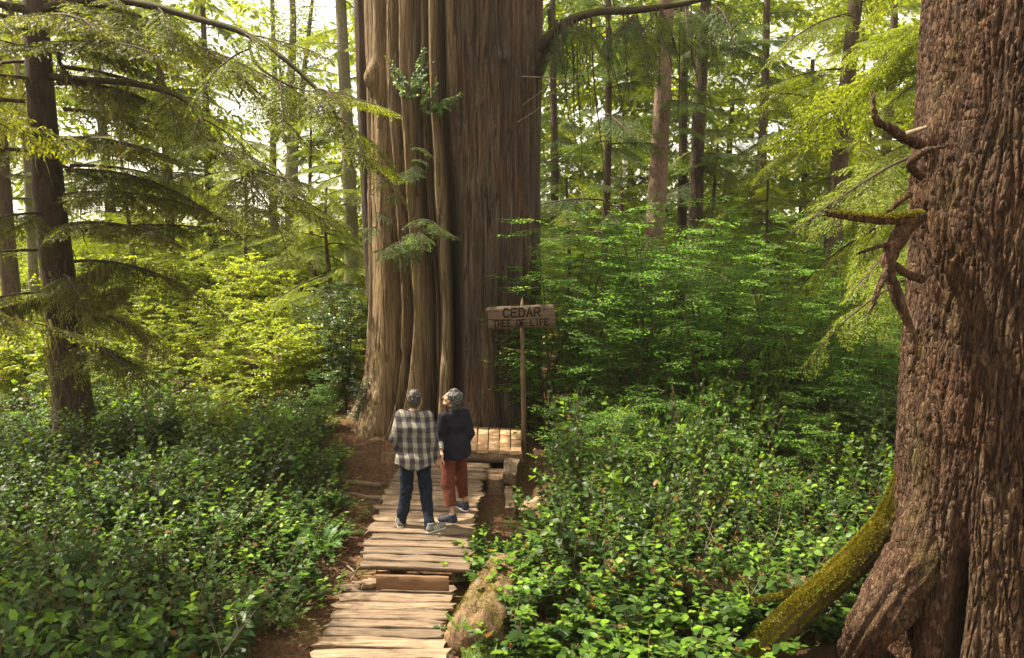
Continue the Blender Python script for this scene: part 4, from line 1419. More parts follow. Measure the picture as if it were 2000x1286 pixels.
# the huckleberries right of the cedar
for k, (px, D, sc, lib, lab) in enumerate((
        (1072, 13.6, 1.0, HUCK, 'tall red huckleberry arching in front of the right flank of the cedar'),
        (1225, 12.7, 1.03, HUCK, 'tall feathery huckleberry just right of the sign'),
        (1290, 13.2, 1.22, HUCK, 'tallest feathery huckleberry below the reddish trunk'),
        (1400, 12.4, 1.02, HUCK, 'broad feathery huckleberry below the dark mossy trunk'),
        (1520, 13.0, .95, HUCK, 'feathery huckleberry midway between the cedar and the giant trunk'),
        (1640, 12.2, .84, HUCK, 'feathery huckleberry nearest the stubs of the giant trunk'),
        (1240, 10.4, 1.0, HUCKS, 'low huckleberry with layered bright leaves over the salal'),
        (1340, 10.9, 1.0, HUCKS, 'second low huckleberry beside the layered one'),
        (1450, 10.4, .85, HUCKS, 'low huckleberry in the middle of the right thicket'),
        (1130, 14.6, 1.05, HUCK, 'huckleberry half hidden behind the sign board'),
        (1340, 15.6, 1.1, HUCK, 'huckleberry behind the tallest one'),
        (1470, 16.0, 1.05, HUCK, 'huckleberry under the dark fir'),
        (1600, 15.6, .95, HUCK, 'huckleberry at the foot of the half hidden trunk'),
        (1720, 14.0, .9, HUCK, 'huckleberry behind the giant trunk'),
        (1240, 16.8, 1.1, HUCK, 'huckleberry behind the foot of the reddish trunk'),
        (1130, 11.7, .95, HUCKS, 'low huckleberry filling the space right of the sign pole'),
        (1215, 11.5, 1.1, HUCKS, 'rounded low huckleberry in front of the feathery ones'),
        (1310, 11.7, 1.15, HUCKS, 'bushy low huckleberry under the tallest feathery one'),
        (1400, 11.4, 1.05, HUCKS, 'bushy low huckleberry below the broad feathery one'),
        (1500, 11.6, 1.1, HUCKS, 'bushy low huckleberry midway to the giant trunk'),
        (1600, 11.5, 1.0, HUCKS, 'bushy low huckleberry behind the one close to the giant trunk'),
        (1068, 13.4, .95, HUCKS, 'low huckleberry behind the sign pole against the cedar'),
        (1105, 14.6, 1.1, HUCKS, 'low huckleberry in the gap between the cedar and the thin dark trunk'),
        (1180, 14.4, 1.2, HUCKS, 'low huckleberry at the foot of the thin dark trunk'),
        (1690, 13.0, 1.1, HUCKS, 'low huckleberry beside the giant trunk in the shade'),
        (1740, 12.2, 1.0, HUCKS, 'low huckleberry half hidden by the giant trunk'),
        (1610, 14.2, 1.3, HUCKS, 'low huckleberry in front of the half hidden trunk'),
        (1500, 14.6, 1.3, HUCKS, 'low huckleberry behind the midway one'),
        (1560, 10.8, .9, HUCKS, 'low huckleberry close to the giant trunk'))):
    p = at_y(px, 643, D)
    put_bush('huckleberry_bush', lab, 'bush', lib, p.x, D, sc, R.uniform(0, 6), None)
for k, (px, D, sc, lab) in enumerate(((672, 15.2, .92, 'dark evergreen huckleberry leaning on the left flank of the cedar'), (640, 16.6, .95, 'evergreen huckleberry at the edge of the sunny thicket'), (700, 14.0, .38, 'small evergreen bush at the left foot of the cedar'),
                                      (1440, 13.8, .82, 'dark evergreen bush among the feathery huckleberries'), (1700, 11.4, .70, 'dark evergreen bush beside the giant trunk'), (1110, 11.5, .42, 'dark evergreen bush right of the sign post'))):
    p = at_y(px, 643, D)
    put_bush('evergreen_bush', lab, 'bush', EVER, p.x, D, sc, R.uniform(0, 6), None)
for k in range(26):
    y_ = R.uniform(17, 30)
    x_ = R.uniform(1.5, .72 * y_)
    put_bush('salmonberry_bush', 'leafy bush in the far thicket right of the cedar', 'bush', SUNNY if R.random() < .6 else HUCK, x_, y_, R.uniform(.9, 1.2), R.uniform(0, 6), 'bushes in the far thicket right of the cedar')
# the far thicket that runs on to the horizon: one mass
g = np.random.default_rng(8)


def far_mass():
    mb = MB()
    P_, X_, U_, s_, t_ = [], [], [], [], []
    for k in range(430):
        y_ = 27 + 34 * g.random() ** 1.4
        x_ = g.uniform(-.72, .72) * y_
        h_ = g.uniform(2.2, 3.4) + (.6 if abs(x_) > 8 else 0) - (.4 if x_ < -2 else 0)
        r_ = g.uniform(.9, 1.6)
        n_ = 190
        d = g.normal(0, 1, (n_, 3))
        d[:, 2] = np.abs(d[:, 2])
        d = norm(d) * (g.uniform(.55, 1.05, n_)[:, None]) * [r_, r_, h_]
        P_.append(d + [x_, y_, gz(x_, y_)])
        X_.append(g.normal(0, 1, (n_, 3)) * [1, 1, .5])
        U_.append(g.normal(0, .6, (n_, 3)) + [0, 0, 1])
        s_.append(g.uniform(.14, .30, n_))
        t_.append(np.clip(g.uniform(.2, .7) + g.normal(0, .15, n_), 0, 1))
    W, Fc = scatter(LEAF4[0], LEAF4[1][:, :], *(np.concatenate(q) for q in (P_, X_, U_, s_)))
    mb.add(W, Fc, np.repeat(np.concatenate(t_), 5))
    return mb


o = far_mass().build('undergrowth', M['sunny'], None, False)
o['label'] = 'pale far thicket closing the view between the trunks'
stuff(o)
def far_forest():
    mb = MB()
    P_, X_, U_, s_, t_ = [], [], [], [], []
    for k in range(2000):
        y_ = g.uniform(26, 44)
        x_ = g.uniform(-.74, .74) * y_
        z_ = 1.5 + 14.5 * g.random() ** 1.15
        px_ = 1000 + 1500 * x_ / y_
        if 440 < px_ < 680 and z_ > 4.2 and g.random() < .72:
            continue
        if fbm(np.array([x_ * .25, y_ * .12, z_ * .35]), 2, 12) < (-.26 if px_ > 1060 else -.12):
            continue
        r_ = g.uniform(.8, 2.0)
        n_ = 120
        a_ = g.uniform(0, 6.28)
        d = g.normal(0, .5, (n_, 3)) * [r_, r_, r_ * .25]
        d[:, 2] -= .25 * (d[:, 0] * math.cos(a_) + d[:, 1] * math.sin(a_)) + .12 * (d[:, 0] ** 2 + d[:, 1] ** 2)
        P_.append(d + [x_, y_, z_])
        X_.append(norm(d * [1, 1, .2]) + g.normal(0, .5, (n_, 3)) + [0, 0, -.45])
        U_.append(g.normal(0, .7, (n_, 3)) + [0, 0, 1])
        s_.append(g.uniform(.18, .50, n_))
        t_.append(np.clip(g.uniform(.1, .8) + g.normal(0, .12, n_), 0, 1))
    W, Fc = scatter(LOZ[0] * [1, 1.2, 1], LOZ[1], *(np.concatenate(q) for q in (P_, X_, U_, s_)))
    mb.add(W, Fc, np.repeat(np.concatenate(t_), 4))
    return mb


o = far_forest().build('far_forest', M['hemlight'], None, False)
o['label'] = 'bright feathery foliage of the far forest with the sky between'
stuff(o)
# plants rooted on the cedar itself
a_, b_, _ = salal(390, .75, .66, 22, 0, .7)
SALE = [(a_.mesh('salal_stems', M['twig_red']), b_.mesh('salal_foliage', M['salal'], smooth=False))]
for k, (px_, py_, sc_) in enumerate(((800, 150, .85), (845, 190, .7))):
    p = at_y(px_, py_, 13.25)
    b = put_bush('epiphyte_shrub', ('clump of salal growing high on the cedar trunk', 'smaller clump of salal hanging just below the high clump')[k], 'shrub', SALE, p.x, 13.25, sc_, 1.0, None, z=p.z - .2)
    b.rotation_euler = (.75, (-.3, .5)[k], R.uniform(-.3, .3))
for k, (px_, py_, D_, n_, sc_, lab_) in enumerate(((815, 470, 13.30, 7, .72, 'feathery hemlock sapling rooted halfway up the cedar trunk'), (812, 330, 13.30, 5, .55, 'small hemlock sapling rooted above the feathery one on the cedar'), (735, 440, 14.0, 3, .42, 'wispy hemlock sprig on the outermost left rib of the cedar'))):
    p = at_y(px_, py_, D_)
    t_ = thing('hemlock_sapling', lab_, 'sapling', tuple(p))
    stem = spline([Vector((0, .25, -.45)), Vector((0, .02, -.2)), Vector((.03, -.12, .1)), Vector((.0, -.2, .55))], 14)
    mb = MB()
    add_tube(mb, stem, np.linspace(.018, .005, 14), 6)
    mb.build('stem', M['twig'], t_)
    for q in range(n_):
        c_ = stem[5 + int(8 * q / n_)]
        add_bough(t_, c_, -PI / 2 + (q - (n_ - 1) / 2) * (2.3 / n_) + R.normal(0, .25), R.uniform(-.35, .05), sc_ * R.uniform(.7, 1.1), 'hemdark', BOUGH_SMALL, R.normal(0, .2))

# ------------------------------------------------------------------ boardwalk, platform, timbers
def board_mb(L, w, th, seed, ns=7, rough=.013, endr=.028):
    """a worn board: length along X from 0 to L, centred on Y, top at z = 0"""
    g = np.random.default_rng(seed)
    s = np.linspace(0, 1, ns)
    x = s * L
    a = w / 2 + g.normal(0, rough, ns)
    b = w / 2 + g.normal(0, rough, ns)
    zt = g.normal(0, .003, ns)
    c = .008
    rows = []
    for k in range(ns):
        rows.append([(0, -a[k], -th), (0, -a[k], zt[k] - c), (0, -a[k] + c, zt[k]), (0, g.normal(0, .01), zt[k] + g.normal(0, .003)), (0, b[k] - c, zt[k]), (0, b[k], zt[k] - c), (0, b[k], -th)])
    Vv = np.array(rows, float)
    Vv[:, :, 0] += x[:, None]
    Vv[0, :, 0] += g.normal(0, endr, 7)
    Vv[-1, :, 0] += g.normal(0, endr, 7)
    m = 7
    Q = [(k * m + j, (k + 1) * m + j, (k + 1) * m + (j + 1) % m, k * m + (j + 1) % m) for k in range(ns - 1) for j in range(m)]
    mb = MB()
    mb.add(Vv.reshape(-1, 3), Q)
    for e in (0, ns - 1):
        c_ = Vv[e].mean(0)
        mb.add(np.vstack([Vv[e], c_]), [[i, (i + 1) % m, m] for i in range(m)])
    return mb


def lay(parent, name, mat, A, B, w, th, seed, **k):
    """a board from A to B (top surface), lying flat across"""
    d = B - A
    o = board_mb(d.length, w, th, seed, **k).build(name, M[mat], parent, smooth=False)
    X = d.normalized()
    Y = Vector((0, 0, 1)).cross(X).normalized()
    Z = X.cross(Y)
    o.matrix_local = Matrix(((X.x, Y.x, Z.x, A.x), (X.y, Y.y, Z.y, A.y), (X.z, Y.z, Z.z, A.z), (0, 0, 0, 1)))
    return o


g = np.random.default_rng(21)
ZU, ZL = .30, .13
walk = thing('boardwalk', 'weathered plank boardwalk leading to the foot of the cedar with one step', 'boardwalk')


def edge(ptsL, z, y):
    q = sorted([at_z(a, b, z) for a, b in ptsL], key=lambda p: p.y)
    ys, xs = [p.y for p in q], [p.x for p in q]
    if y < ys[0]:
        return xs[0] + (xs[1] - xs[0]) / (ys[1] - ys[0]) * (y - ys[0])
    return float(np.interp(y, ys, xs))


LL_, LR_ = [(664, 1156), (648, 1200), (620, 1260), (606, 1286)], [(885, 1156), (872, 1215), (868, 1286)]
UL_, UR_ = [(708, 1112), (716, 1060), (733, 1003), (768, 935), (792, 890)], [(917, 1112), (922, 1040), (936, 985), (946, 925), (958, 884)]
y = at_z(780, 1330, ZL).y
y_end = at_z(780, 1152, ZL).y
k = 0
while y < y_end:
    w = g.uniform(.125, .175)
    ym = y + w / 2
    xl, xr = edge(LL_, ZL, ym) + g.normal(0, .025), edge(LR_, ZL, ym) + g.normal(0, .015)
    sl_ = -.045 + g.normal(0, .008)
    lay(walk, 'plank', 'plank', Vector((xl, ym - sl_ * .5, ZL + g.normal(0, .005))), Vector((xr, ym + sl_ * .5, ZL + g.normal(0, .005))), w, .05, 500 + k)
    y += w + g.uniform(.018, .042)
    k += 1
y = at_z(812, 1116, ZU).y + .10
y_end = at_z(880, 884, ZU).y
while y < y_end:
    w = g.uniform(.12, .20)
    ym = y + w / 2
    xl, xr = edge(UL_, ZU, ym) + g.normal(0, .03), edge(UR_, ZU, ym) + g.normal(0, .022)
    sl_ = -.085 + g.normal(0, .010)
    dz = g.normal(0, .006)
    lay(walk, 'plank', 'plank', Vector((xl, ym - sl_ * .5, ZU + dz + g.normal(0, .006))), Vector((xr, ym + sl_ * .5, ZU + dz)), w, .05, 500 + k)
    y += w + g.uniform(.018, .046)
    k += 1
# the riser, the split ledge left of it and the stringers under the planks
a, b = at_z(735, 1124, .305), at_z(878, 1122, .305)
a.y -= .02
b.y = a.y - .05
o = board_mb((b - a).length, .16, .035, 900, rough=.002, endr=.004).build('riser', M['riser'], walk, smooth=False)
X = (b - a).normalized()
Y = Vector((0, 0, 1))
Z = X.cross(Y)
o.matrix_local = Matrix(((X.x, Y.x, Z.x, a.x), (X.y, Y.y, Z.y, a.y), (X.z, Y.z, Z.z, .232), (0, 0, 0, 1)))
lay(walk, 'plank', 'plank', at_z(703, 1139, .20), at_z(735, 1132, .20), .14, .05, 901)
for (px0, py0, px1, py1) in ((745, 1112, 800, 900), (893, 1112, 940, 905)):
    A, B = at_z(px0, py0, ZU - .056), at_z(px1, py1, ZU - .056)
    o = lay(walk, 'stringer', 'beam', A, B, .14, .16, 910 + px0)
for (px0, py0, px1, py1) in ((640, 1290, 690, 1160), (850, 1290, 868, 1160)):
    lay(walk, 'stringer', 'beam', at_z(px0, py0, ZL - .056), at_z(px1, py1, ZL - .056), .12, .10, 920 + px0)

deck = thing('viewing_platform', 'square raised platform of tan boards at the foot of the cedar', 'platform')
ZP = .52
fl, fr, br = at_z(846, 874, ZP), at_z(1019, 882, ZP), at_z(1019, 839, ZP)
bl = at_z(850, 829, ZP)
nb_ = 8
for k in range(nb_):
    f = (k + .5) / nb_
    A, B = fl.lerp(fr, f), bl.lerp(br, f)
    A.z += g.normal(0, .004)
    A.y += g.normal(0, .015)
    lay(deck, 'board', 'deck', A, B, (fr - fl).length / nb_ - .006, .05, 940 + k, rough=.004, endr=.008)
for f in (.06, .94):
    A, B = fl.lerp(bl, f), fr.lerp(br, f)
    A.z = B.z = ZP - .057
    lay(deck, 'joist', 'beam', A, B, .10, .15, 950 + int(f * 10))
for (q, r_) in ((fl, .09), (fr, .08), (br, .08), (bl, .08)):
    c = q.lerp((fl + fr + br + bl) / 4, .10)
    V, Q = noisy_trunk([(c.x, c.y, -.15), (c.x, c.y, .1), (c.x, c.y, ZP - .21)], r_, 14, .1, 7)
    MB().add(V, Q).build('post', M['log'], deck)


def log_thing(name, label, cat, A, B, r0, r1, mat, seed, n=24, sides=18, amp=.10, caps=True, sag=0.0, round_end=False):
    t_ = thing(name, label, cat, tuple(A))
    P_ = spline([Vector((0, 0, 0)), (B - A) * .5 + Vector((0, 0, sag)), B - A], n)
    rad = np.linspace(r0, r1, n) * (np.interp(np.arange(n), [0, 1, 2, 4], [.35, .74, .92, 1]) if round_end else 1)
    V, Q = noisy_trunk(P_, rad, sides, amp, seed, ridge=.10)
    mb = MB().add(V, Q)
    if caps:
        for k in (0, len(V) - sides):
            c = V[k:k + sides].mean(0)
            mb.add(np.vstack([V[k:k + sides], c]), [[a_, (a_ + 1) % sides, sides] for a_ in range(sides)])
    o = mb.build('log', M[mat], t_)
    return t_, V, Q


def lumber(label, A, B, w, th, mat, seed, cat='timber', name='timber'):
    t_ = thing(name, label, cat, tuple(A))
    lay(t_, 'beam', mat, Vector((0, 0, 0)), B - A, w, th, seed, rough=.012, endr=.03)
    return t_


lumber('split timber block on the right end of the platform support', at_z(994, 925, .36), at_z(1002, 886, .42), .22, .17, 'plank', 960)
lumber('short loose beam lying on the bare soil right of the boardwalk', at_z(997, 992, .16), at_z(994, 950, .16), .14, .14, 'beam', 961)
lumber('crosswise timber under the dark gap beside the platform', at_z(945, 915, .28), at_z(1000, 922, .28), .14, .14, 'beam', 962)
A = at_z(968, 965, .0)
t_, V, Q = log_thing('stump', 'round stump post that props the timbers right of the boardwalk', 'stump', A + Vector((0, .1, -.1)), A + Vector((0, .1, .24)), .17, .15, 'beam', 8, 8)
A = at_z(760, 935, .0)
t_, V, Q = log_thing('stump', 'short mossy stump beside the left edge of the boardwalk', 'stump', A + Vector((-.05, .1, -.1)), A + Vector((.02, .2, .36)), .19, .15, 'log', 18, 10)
lumber('thin split rail lying across the soil left of the boardwalk', at_z(655, 936, .06), at_z(745, 945, .10), .10, .07, 'beam', 963)
lumber('second split rail lying nearer the camera left of the boardwalk', at_z(672, 962, .05), at_z(762, 972, .10), .07, .06, 'plank', 964)
# the big mossy log whose cut end butts against the planks
A, B = at_z(1012, 1082, .06), at_z(1085, 980, .16)
t_, V, Q = log_thing('fallen_log', 'low brown piece of log on the soil beyond the cut log', 'log', A, B, .15, .19, 'log', 23, 30, 30, .24, round_end=True)
A, B = at_z(905, 1268, .10), at_z(990, 1120, .10)
t_, V, Q = log_thing('fallen_log', 'short thick rotting log whose rounded end butts against the lower planks', 'log', A + Vector((.06, 0, .02)), B, .29, .24, 'log', 3, 60, 48, .20, round_end=True)
moss_on(V, Q, 4200, .013, t_, .25, seed=71, bias=lambda c, nm: sstep(-.1, .35, fbm(c * 2.2, 3, 5)))
# the log that lies across on the right
A, B = at_z(1180, 1120, .28), at_z(1640, 1170, .30)
t_, V, Q = log_thing('fallen_log', 'long fallen log lying crosswise behind the mossy stilt root', 'log', A, B, .15, .19, 'log', 13, 40, 24, .12)
moss_on(V, Q, 6000, .016, t_, .2, seed=72, bias=lambda c, nm: sstep(-.1, .35, fbm(c * 2.2, 3, 6)))
# broken pale stones of rotten wood by the loose beam
for k, (px, py, s_, lab) in enumerate(((1040, 990, .17, 'pale slab of rotten wood beside the fallen log'), (1062, 972, .11, 'smaller pale chunk of rotten wood behind the slab'))):
    p = at_z(px, py, .1)
    u_, v_ = np.meshgrid(np.linspace(0, PI, 12), np.linspace(0, 2 * PI, 18, endpoint=False), indexing='ij')
    dd = np.stack([np.sin(u_) * np.cos(v_), np.sin(u_) * np.sin(v_), np.cos(u_)], -1)
    q_ = (dd * (1 + .35 * fbm(dd * 2.1, 3, 60 + k))[..., None] * np.array([s_ * 1.3, s_, s_ * .55])).reshape(-1, 3)
    i, j = np.meshgrid(np.arange(11), np.arange(18), indexing='ij')
    Q = np.stack([i * 18 + j, i * 18 + (j + 1) % 18, (i + 1) * 18 + (j + 1) % 18, (i + 1) * 18 + j], -1).reshape(-1, 4)
    o = MB().add(q_, Q).build('wood_chunk', plain('rotten_wood', (.30, .20, .12), .95, .1, .35, 12, .6), None, False, (p.x, p.y, .08))
    tag(o, lab, 'wood chunk')

# ------------------------------------------------------------------ the sign
SD = 12.35
pb = at_y(1022, 700, SD)
sign = thing('trail_sign', 'rough plank sign on a slim peeled pole beside the platform', 'sign', (pb.x, SD, 0))
top = at_y(1020, 582, SD)
P_ = spline([(0, 0, -.2), (.012, 0, .9), (-.006, 0, 1.7), (top.x - pb.x, 0, top.z - .12)], 30)
V, Q = noisy_trunk(P_, np.linspace(.045, .035, 30), 12, .10, 5)
mb = MB().add(V, Q)
e = V[-12:]
mb.add(np.vstack([e, [e.mean(0) + [.0, 0, .14]]]), [[a_, (a_ + 1) % 12, 12] for a_ in range(12)])
mb.build('pole', M['post'], sign)
cL, cR = at_y(953, 624, SD - .075), at_y(1083, 620, SD - .075)
W_, H_ = (cR - cL).length, .375
ns = 26
gb = np.random.default_rng(9)
xs = np.linspace(0, 1, ns)
topz = H_ / 2 + .018 * np.array(fbm(np.stack([xs * 7, xs * 0, xs * 0], -1), 3, 3)) + .012 * (xs - .5)
botz = -H_ / 2 + .020 * np.array(fbm(np.stack([xs * 6, xs * 0 + 5, xs * 0], -1), 3, 4)) - .015 * np.cos(xs * 6)
Vb = []
for k in range(ns):
    x_ = xs[k] * W_
    e_ = .012 * (k in (0, ns - 1))
    for (yy, zz_) in ((-.022, botz[k] + .01), (-.028, botz[k] * .5), (-.029, 0), (-.028, topz[k] * .6), (-.020, topz[k] - .008), (.0, topz[k]), (.024, topz[k] - .01), (.024, botz[k] + .01)):
        Vb.append((x_ + gb.normal(0, .004) + (gb.normal(0, .012) if e_ else 0), yy, zz_))
m8 = 8
Q = [(k * m8 + j, k * m8 + (j + 1) % m8, (k + 1) * m8 + (j + 1) % m8, (k + 1) * m8 + j) for k in range(ns - 1) for j in range(m8)]
mb = MB().add(np.array(Vb), Q)
for e_ in (0, ns - 1):
    r_ = np.array(Vb[e_ * m8:(e_ + 1) * m8])
    mb.add(np.vstack([r_, r_.mean(0)]), [[i, (i + 1) % m8, m8] for i in range(m8)])
bd = mb.build('board', M['signwood'], sign, smooth=False)
bd.location = (cL.x - pb.x, -.075, (cL.z + cR.z) / 2)
bd.rotation_euler = (0, -math.atan2(cR.z - cL.z, cR.x - cL.x) , 0)
FONT = {'C': [[(1, .8), (.75, 1), (.25, 1), (0, .75), (0, .25), (.25, 0), (.75, 0), (1, .2)]], 'E': [[(1, 1), (0, 1), (0, 0), (1, 0)], [(0, .52), (.8, .52)]],
        'D': [[(0, 0), (0, 1), (.65, 1), (1, .7), (1, .3), (.65, 0), (0, 0)]], 'A': [[(0, 0), (.5, 1), (1, 0)], [(.2, .35), (.8, .35)]],
        'R': [[(0, 0), (0, 1), (.75, 1), (1, .8), (1, .65), (.75, .48), (0, .48)], [(.5, .48), (1, 0)]], 'T': [[(0, 1), (1, 1)], [(.5, 1), (.5, 0)]],
        'O': [[(0, .25), (0, .75), (.25, 1), (.75, 1), (1, .75), (1, .25), (.75, 0), (.25, 0), (0, .25)]], 'F': [[(1, 1), (0, 1), (0, 0)], [(0, .5), (.75, .5)]],
        'L': [[(0, 1), (0, 0), (.9, 0)]], 'I': [[(.5, 1), (.5, 0)]]}


def letters(word, x0, z0, cw, ch, adv, sw):
    for k, c in enumerate(word):
        if c == ' ':
            continue
        mb = MB()
        for line in FONT[c]:
            for (p, q) in zip(line[:-1], line[1:]):
                p_ = np.array([p[0] * cw, p[1] * ch])
                q_ = np.array([q[0] * cw, q[1] * ch])
                d = (q_ - p_) / np.linalg.norm(q_ - p_)
                n_ = np.array([-d[1], d[0]]) * sw / 2
                p_, q_ = p_ - d * sw * .45, q_ + d * sw * .45
                c4 = [p_ - n_, q_ - n_, q_ + n_, p_ + n_]
                Vv = [(a_[0], -.0335 + .0002 * len(mb.V), a_[1]) for a_ in c4] + [(a_[0], -.024, a_[1]) for a_ in c4]
                mb.add(np.array(Vv), [(0, 1, 2, 3), (0, 4, 5, 1), (1, 5, 6, 2), (2, 6, 7, 3), (3, 7, 4, 0)])
        o = mb.build('letter', M['letter'], bd, smooth=False)
        o.location = (x0 + k * adv, 0, z0)


u = W_ / 130.0      # one photo pixel on the board
letters('CEDAR', 31 * u, .015, 10.5 * u, .135, 15.0 * u, .024)
letters('TREE OF LIFE', 10.5 * u, -.135, 6.6 * u, .098, 9.1 * u, .019)
mb = MB().add(np.array([(108 * u, -.032, .125), (113 * u, -.032, .115), (113 * u, -.032, .128), (108 * u, -.032, .138), (108 * u, -.02, .125), (113 * u, -.02, .115), (113 * u, -.02, .128), (108 * u, -.02, .138)]), [(0, 1, 2, 3), (0, 4, 5, 1), (2, 6, 7, 3), (1, 5, 6, 2), (3, 7, 4, 0)])
mb.build('letter', M['letter'], bd, smooth=False)

# ------------------------------------------------------------------ ferns, seedlings, litter
def frond_mesh(seed, mat, pin=15, droop=.35, wide=.16, tone=.5):
    g = np.random.default_rng(seed)
    s = np.linspace(0, 1, 10)
    P_ = np.stack([s * .62, 0 * s, .78 * s - droop * 1.3 * s ** 2.4], -1)
    mb = MB()
    add_tube(mb, P_, np.linspace(.006, .0015, 10), 4, .6, 0, False)
    pos, X, U, sc, ti = [], [], [], [], []
    for k in range(pin):
        u = .12 + .86 * k / pin
        p = np.array([np.interp(u, s, P_[:, c]) for c in range(3)])
        d = np.array([np.interp(min(1, u + .03), s, P_[:, c]) for c in range(3)]) - p
        d /= np.linalg.norm(d)
        w = wide * math.sin(PI * (u * .85 + .12)) * g.uniform(.85, 1.1)
        for sg in (-1, 1):
            X.append(d * .45 + np.array([0, sg, 0]) + g.normal(0, .08, 3))
            U.append(np.cross(d, [0, 1, 0]) * -1 + g.normal(0, .15, 3))
            pos.append(p)
            sc.append(max(.015, w))
            ti.append(np.clip(tone + .3 * (u - .5) + g.normal(0, .08), 0, 1))
    W, Fc = scatter(LEAF4[0] * [1, .62, 1], LEAF4[1], *map(np.array, (pos, X, U, sc)))
    mb.add(W, Fc, np.repeat(ti, 5))
    return mb.mesh('fern_frond', M[mat], smooth=False)


FRONDS = [frond_mesh(60 + k, 'fern', 16, R.uniform(.25, .5), .15, .35) for k in range(3)]
FRONDB = [frond_mesh(70 + k, 'fern', 20, R.uniform(.15, .35), .09, .8) for k in range(3)]


def fern(label, px, py, z, n_, sc, lib, spread=1.0):
    p = at_z(px, py, z)
    t_ = thing('fern', label, 'fern', (p.x, p.y, gz(p.x, p.y) if z < .2 else z))
    a = R.uniform(0, 6)
    for k in range(n_):
        a += 2.4
        o = link('frond', lib[k % len(lib)], t_)
        o.rotation_euler = (R.normal(0, .12), R.uniform(-.45, .25) * spread, a)
        o.scale = [sc * R.uniform(.7, 1.1)] * 3
    return t_


fern('dark sword fern with long fronds left of the boardwalk', 632, 1085, 0, 15, .72, FRONDS)
fern('second sword fern deeper in the salal on the left', 560, 1060, 0, 13, .70, FRONDS)
fern('small fern at the soil edge behind the sword fern', 655, 1000, 0, 10, .45, FRONDS)
fern('bright yellow-green fern in front of the cut end of the log', 915, 1318, .15, 22, .55, FRONDB, .8)
fern('smaller bright fern right of the log end at the bottom edge', 960, 1300, .1, 16, .42, FRONDB, .8)
fern('little fern on the left of the split rails', 620, 975, 0, 9, .40, FRONDS)
fern('wispy fern standing on top of the rotting log', 895, 1235, .40, 8, .30, FRONDB, .6)


for (px_, py_, n_, sc_, lab_) in ((300, 1010, 12, .75, 'fern rising through the salal left of the sword fern'), (120, 1130, 12, .8, 'fern half buried in the salal near the left edge'), (430, 900, 12, .75, 'fern in the salal left of the split rails'), (1180, 1010, 12, .7, 'fern in the salal behind the rotting log'), (1420, 960, 12, .75, 'fern in the salal below the low huckleberries'), (1610, 1000, 12, .7, 'fern in the shade beside the giant trunk'),
                                  (1320, 1150, 11, .6, 'fern by the crosswise fallen log'), (1540, 1270, 11, .5, 'fern under the mossy stilt root'), (1600, 1260, 9, .45, 'small fern between the two roots of the giant trunk'), (220, 860, 12, .8, 'fern at the foot of the dark left trunk'), (560, 1220, 11, .5, 'fern at the soil edge near the bottom of the picture')):
    fern(lab_, px_, py_, .25 if sc_ > .65 else .02, n_, sc_, FRONDS if n_ > 11 else FRONDB)


def seedling(label, px, py, h, n_, tone, z=.0):
    p = at_z(px, py, z)
    t_ = thing('salal_seedling', label, 'seedling', (p.x, p.y, z if z > .1 else gz(p.x, p.y)))
    g = np.random.default_rng(int(px * 7 + py))
    s = np.linspace(0, 1, 6)
    path = np.stack([.06 * s ** 2, .03 * s, h * s], -1)
    mb = MB()
    add_tube(mb, path, np.linspace(.004, .002, 6), 4)
    mb.build('stem', M['twig_red'], t_)
    tops = []
    for k in range(n_):
        u = .35 + .65 * k / max(1, n_ - 1)
        a = k * 2.5 + g.normal(0, .4)
        tops.append(((.06 * u * u, .03 * u, h * u), (math.cos(a), math.sin(a), g.uniform(-.1, .6)), (g.normal(0, .3), g.normal(0, .3), 1), g.uniform(.06, .095), np.clip(tone + g.normal(0, .1), 0, .99)))
    leaf_parts(t_, tops, g)


for a_ in (('seedling with pale leaves at the left edge of the lower planks', 655, 1178, .22, 9, .6), ('seedling just beyond the first one by the lower planks', 662, 1150, .20, 8, .5), ('lone seedling in the bare soil left of the lower planks', 622, 1200, .22, 6, .75),
           ('seedling beside the upper planks on the left', 706, 1022, .16, 8, .7), ('flat seedling between the fern and the upper planks', 700, 1050, .10, 6, .5), ('bright seedling at the right edge of the upper planks', 925, 1085, .32, 6, .8),
           ('tall bright seedling on the soil right of the planks', 1012, 1060, .34, 10, .85), ('bright seedling beside the tall one right of the planks', 995, 1090, .28, 9, .7), ('seedling that grows through the gap at the riser', 905, 1112, .30, 7, .6), ('seedling at the foot of the sign pole', 1008, 862, .26, 6, .8, .5),
           ('seedling rooted on the flared cedar root at the left', 742, 850, .30, 9, .35), ('small seedling below the first flared cedar root', 705, 835, .24, 8, .6), ('seedling against the lower planks near the log', 848, 1255, .16, 8, .5), ('seedling on the soil far down the left path edge', 690, 905, .14, 6, .5)):
    seedling(*a_)

g = np.random.default_rng(55)


def litter():
    n_ = 11000
    x = g.uniform(-3.6, 1.8, n_)
    y = g.uniform(4.8, 13.3, n_)
    z = ground(x, y) + .006
    pos = np.stack([x, y, z], -1)
    X = g.normal(0, 1, (n_, 3)) * [1, 1, .22]
    U = g.normal(0, .45, (n_, 3)) + [0, 0, 1]
    mb = MB()
    a = n_ * 2 // 3
    W, Fc = scatter(LEAF4[0] * [1, .8, 1], LEAF4[1], pos[:a], X[:a], U[:a], g.uniform(.012, .045, a))
    mb.add(W, Fc, np.repeat(g.random(a), 5))
    W, Fc = scatter(np.array([(0, -.03, 0), (1, -.02, .03), (1, .02, .03), (0, .03, 0), (.5, 0, .08)]), np.array([(0, 1, 4), (1, 2, 4), (2, 3, 4), (3, 0, 4)]), pos[a:], X[a:], U[a:], g.uniform(.05, .22, n_ - a))
    mb.add(W, Fc, np.repeat(g.random(n_ - a) * .6, 5))
    return mb


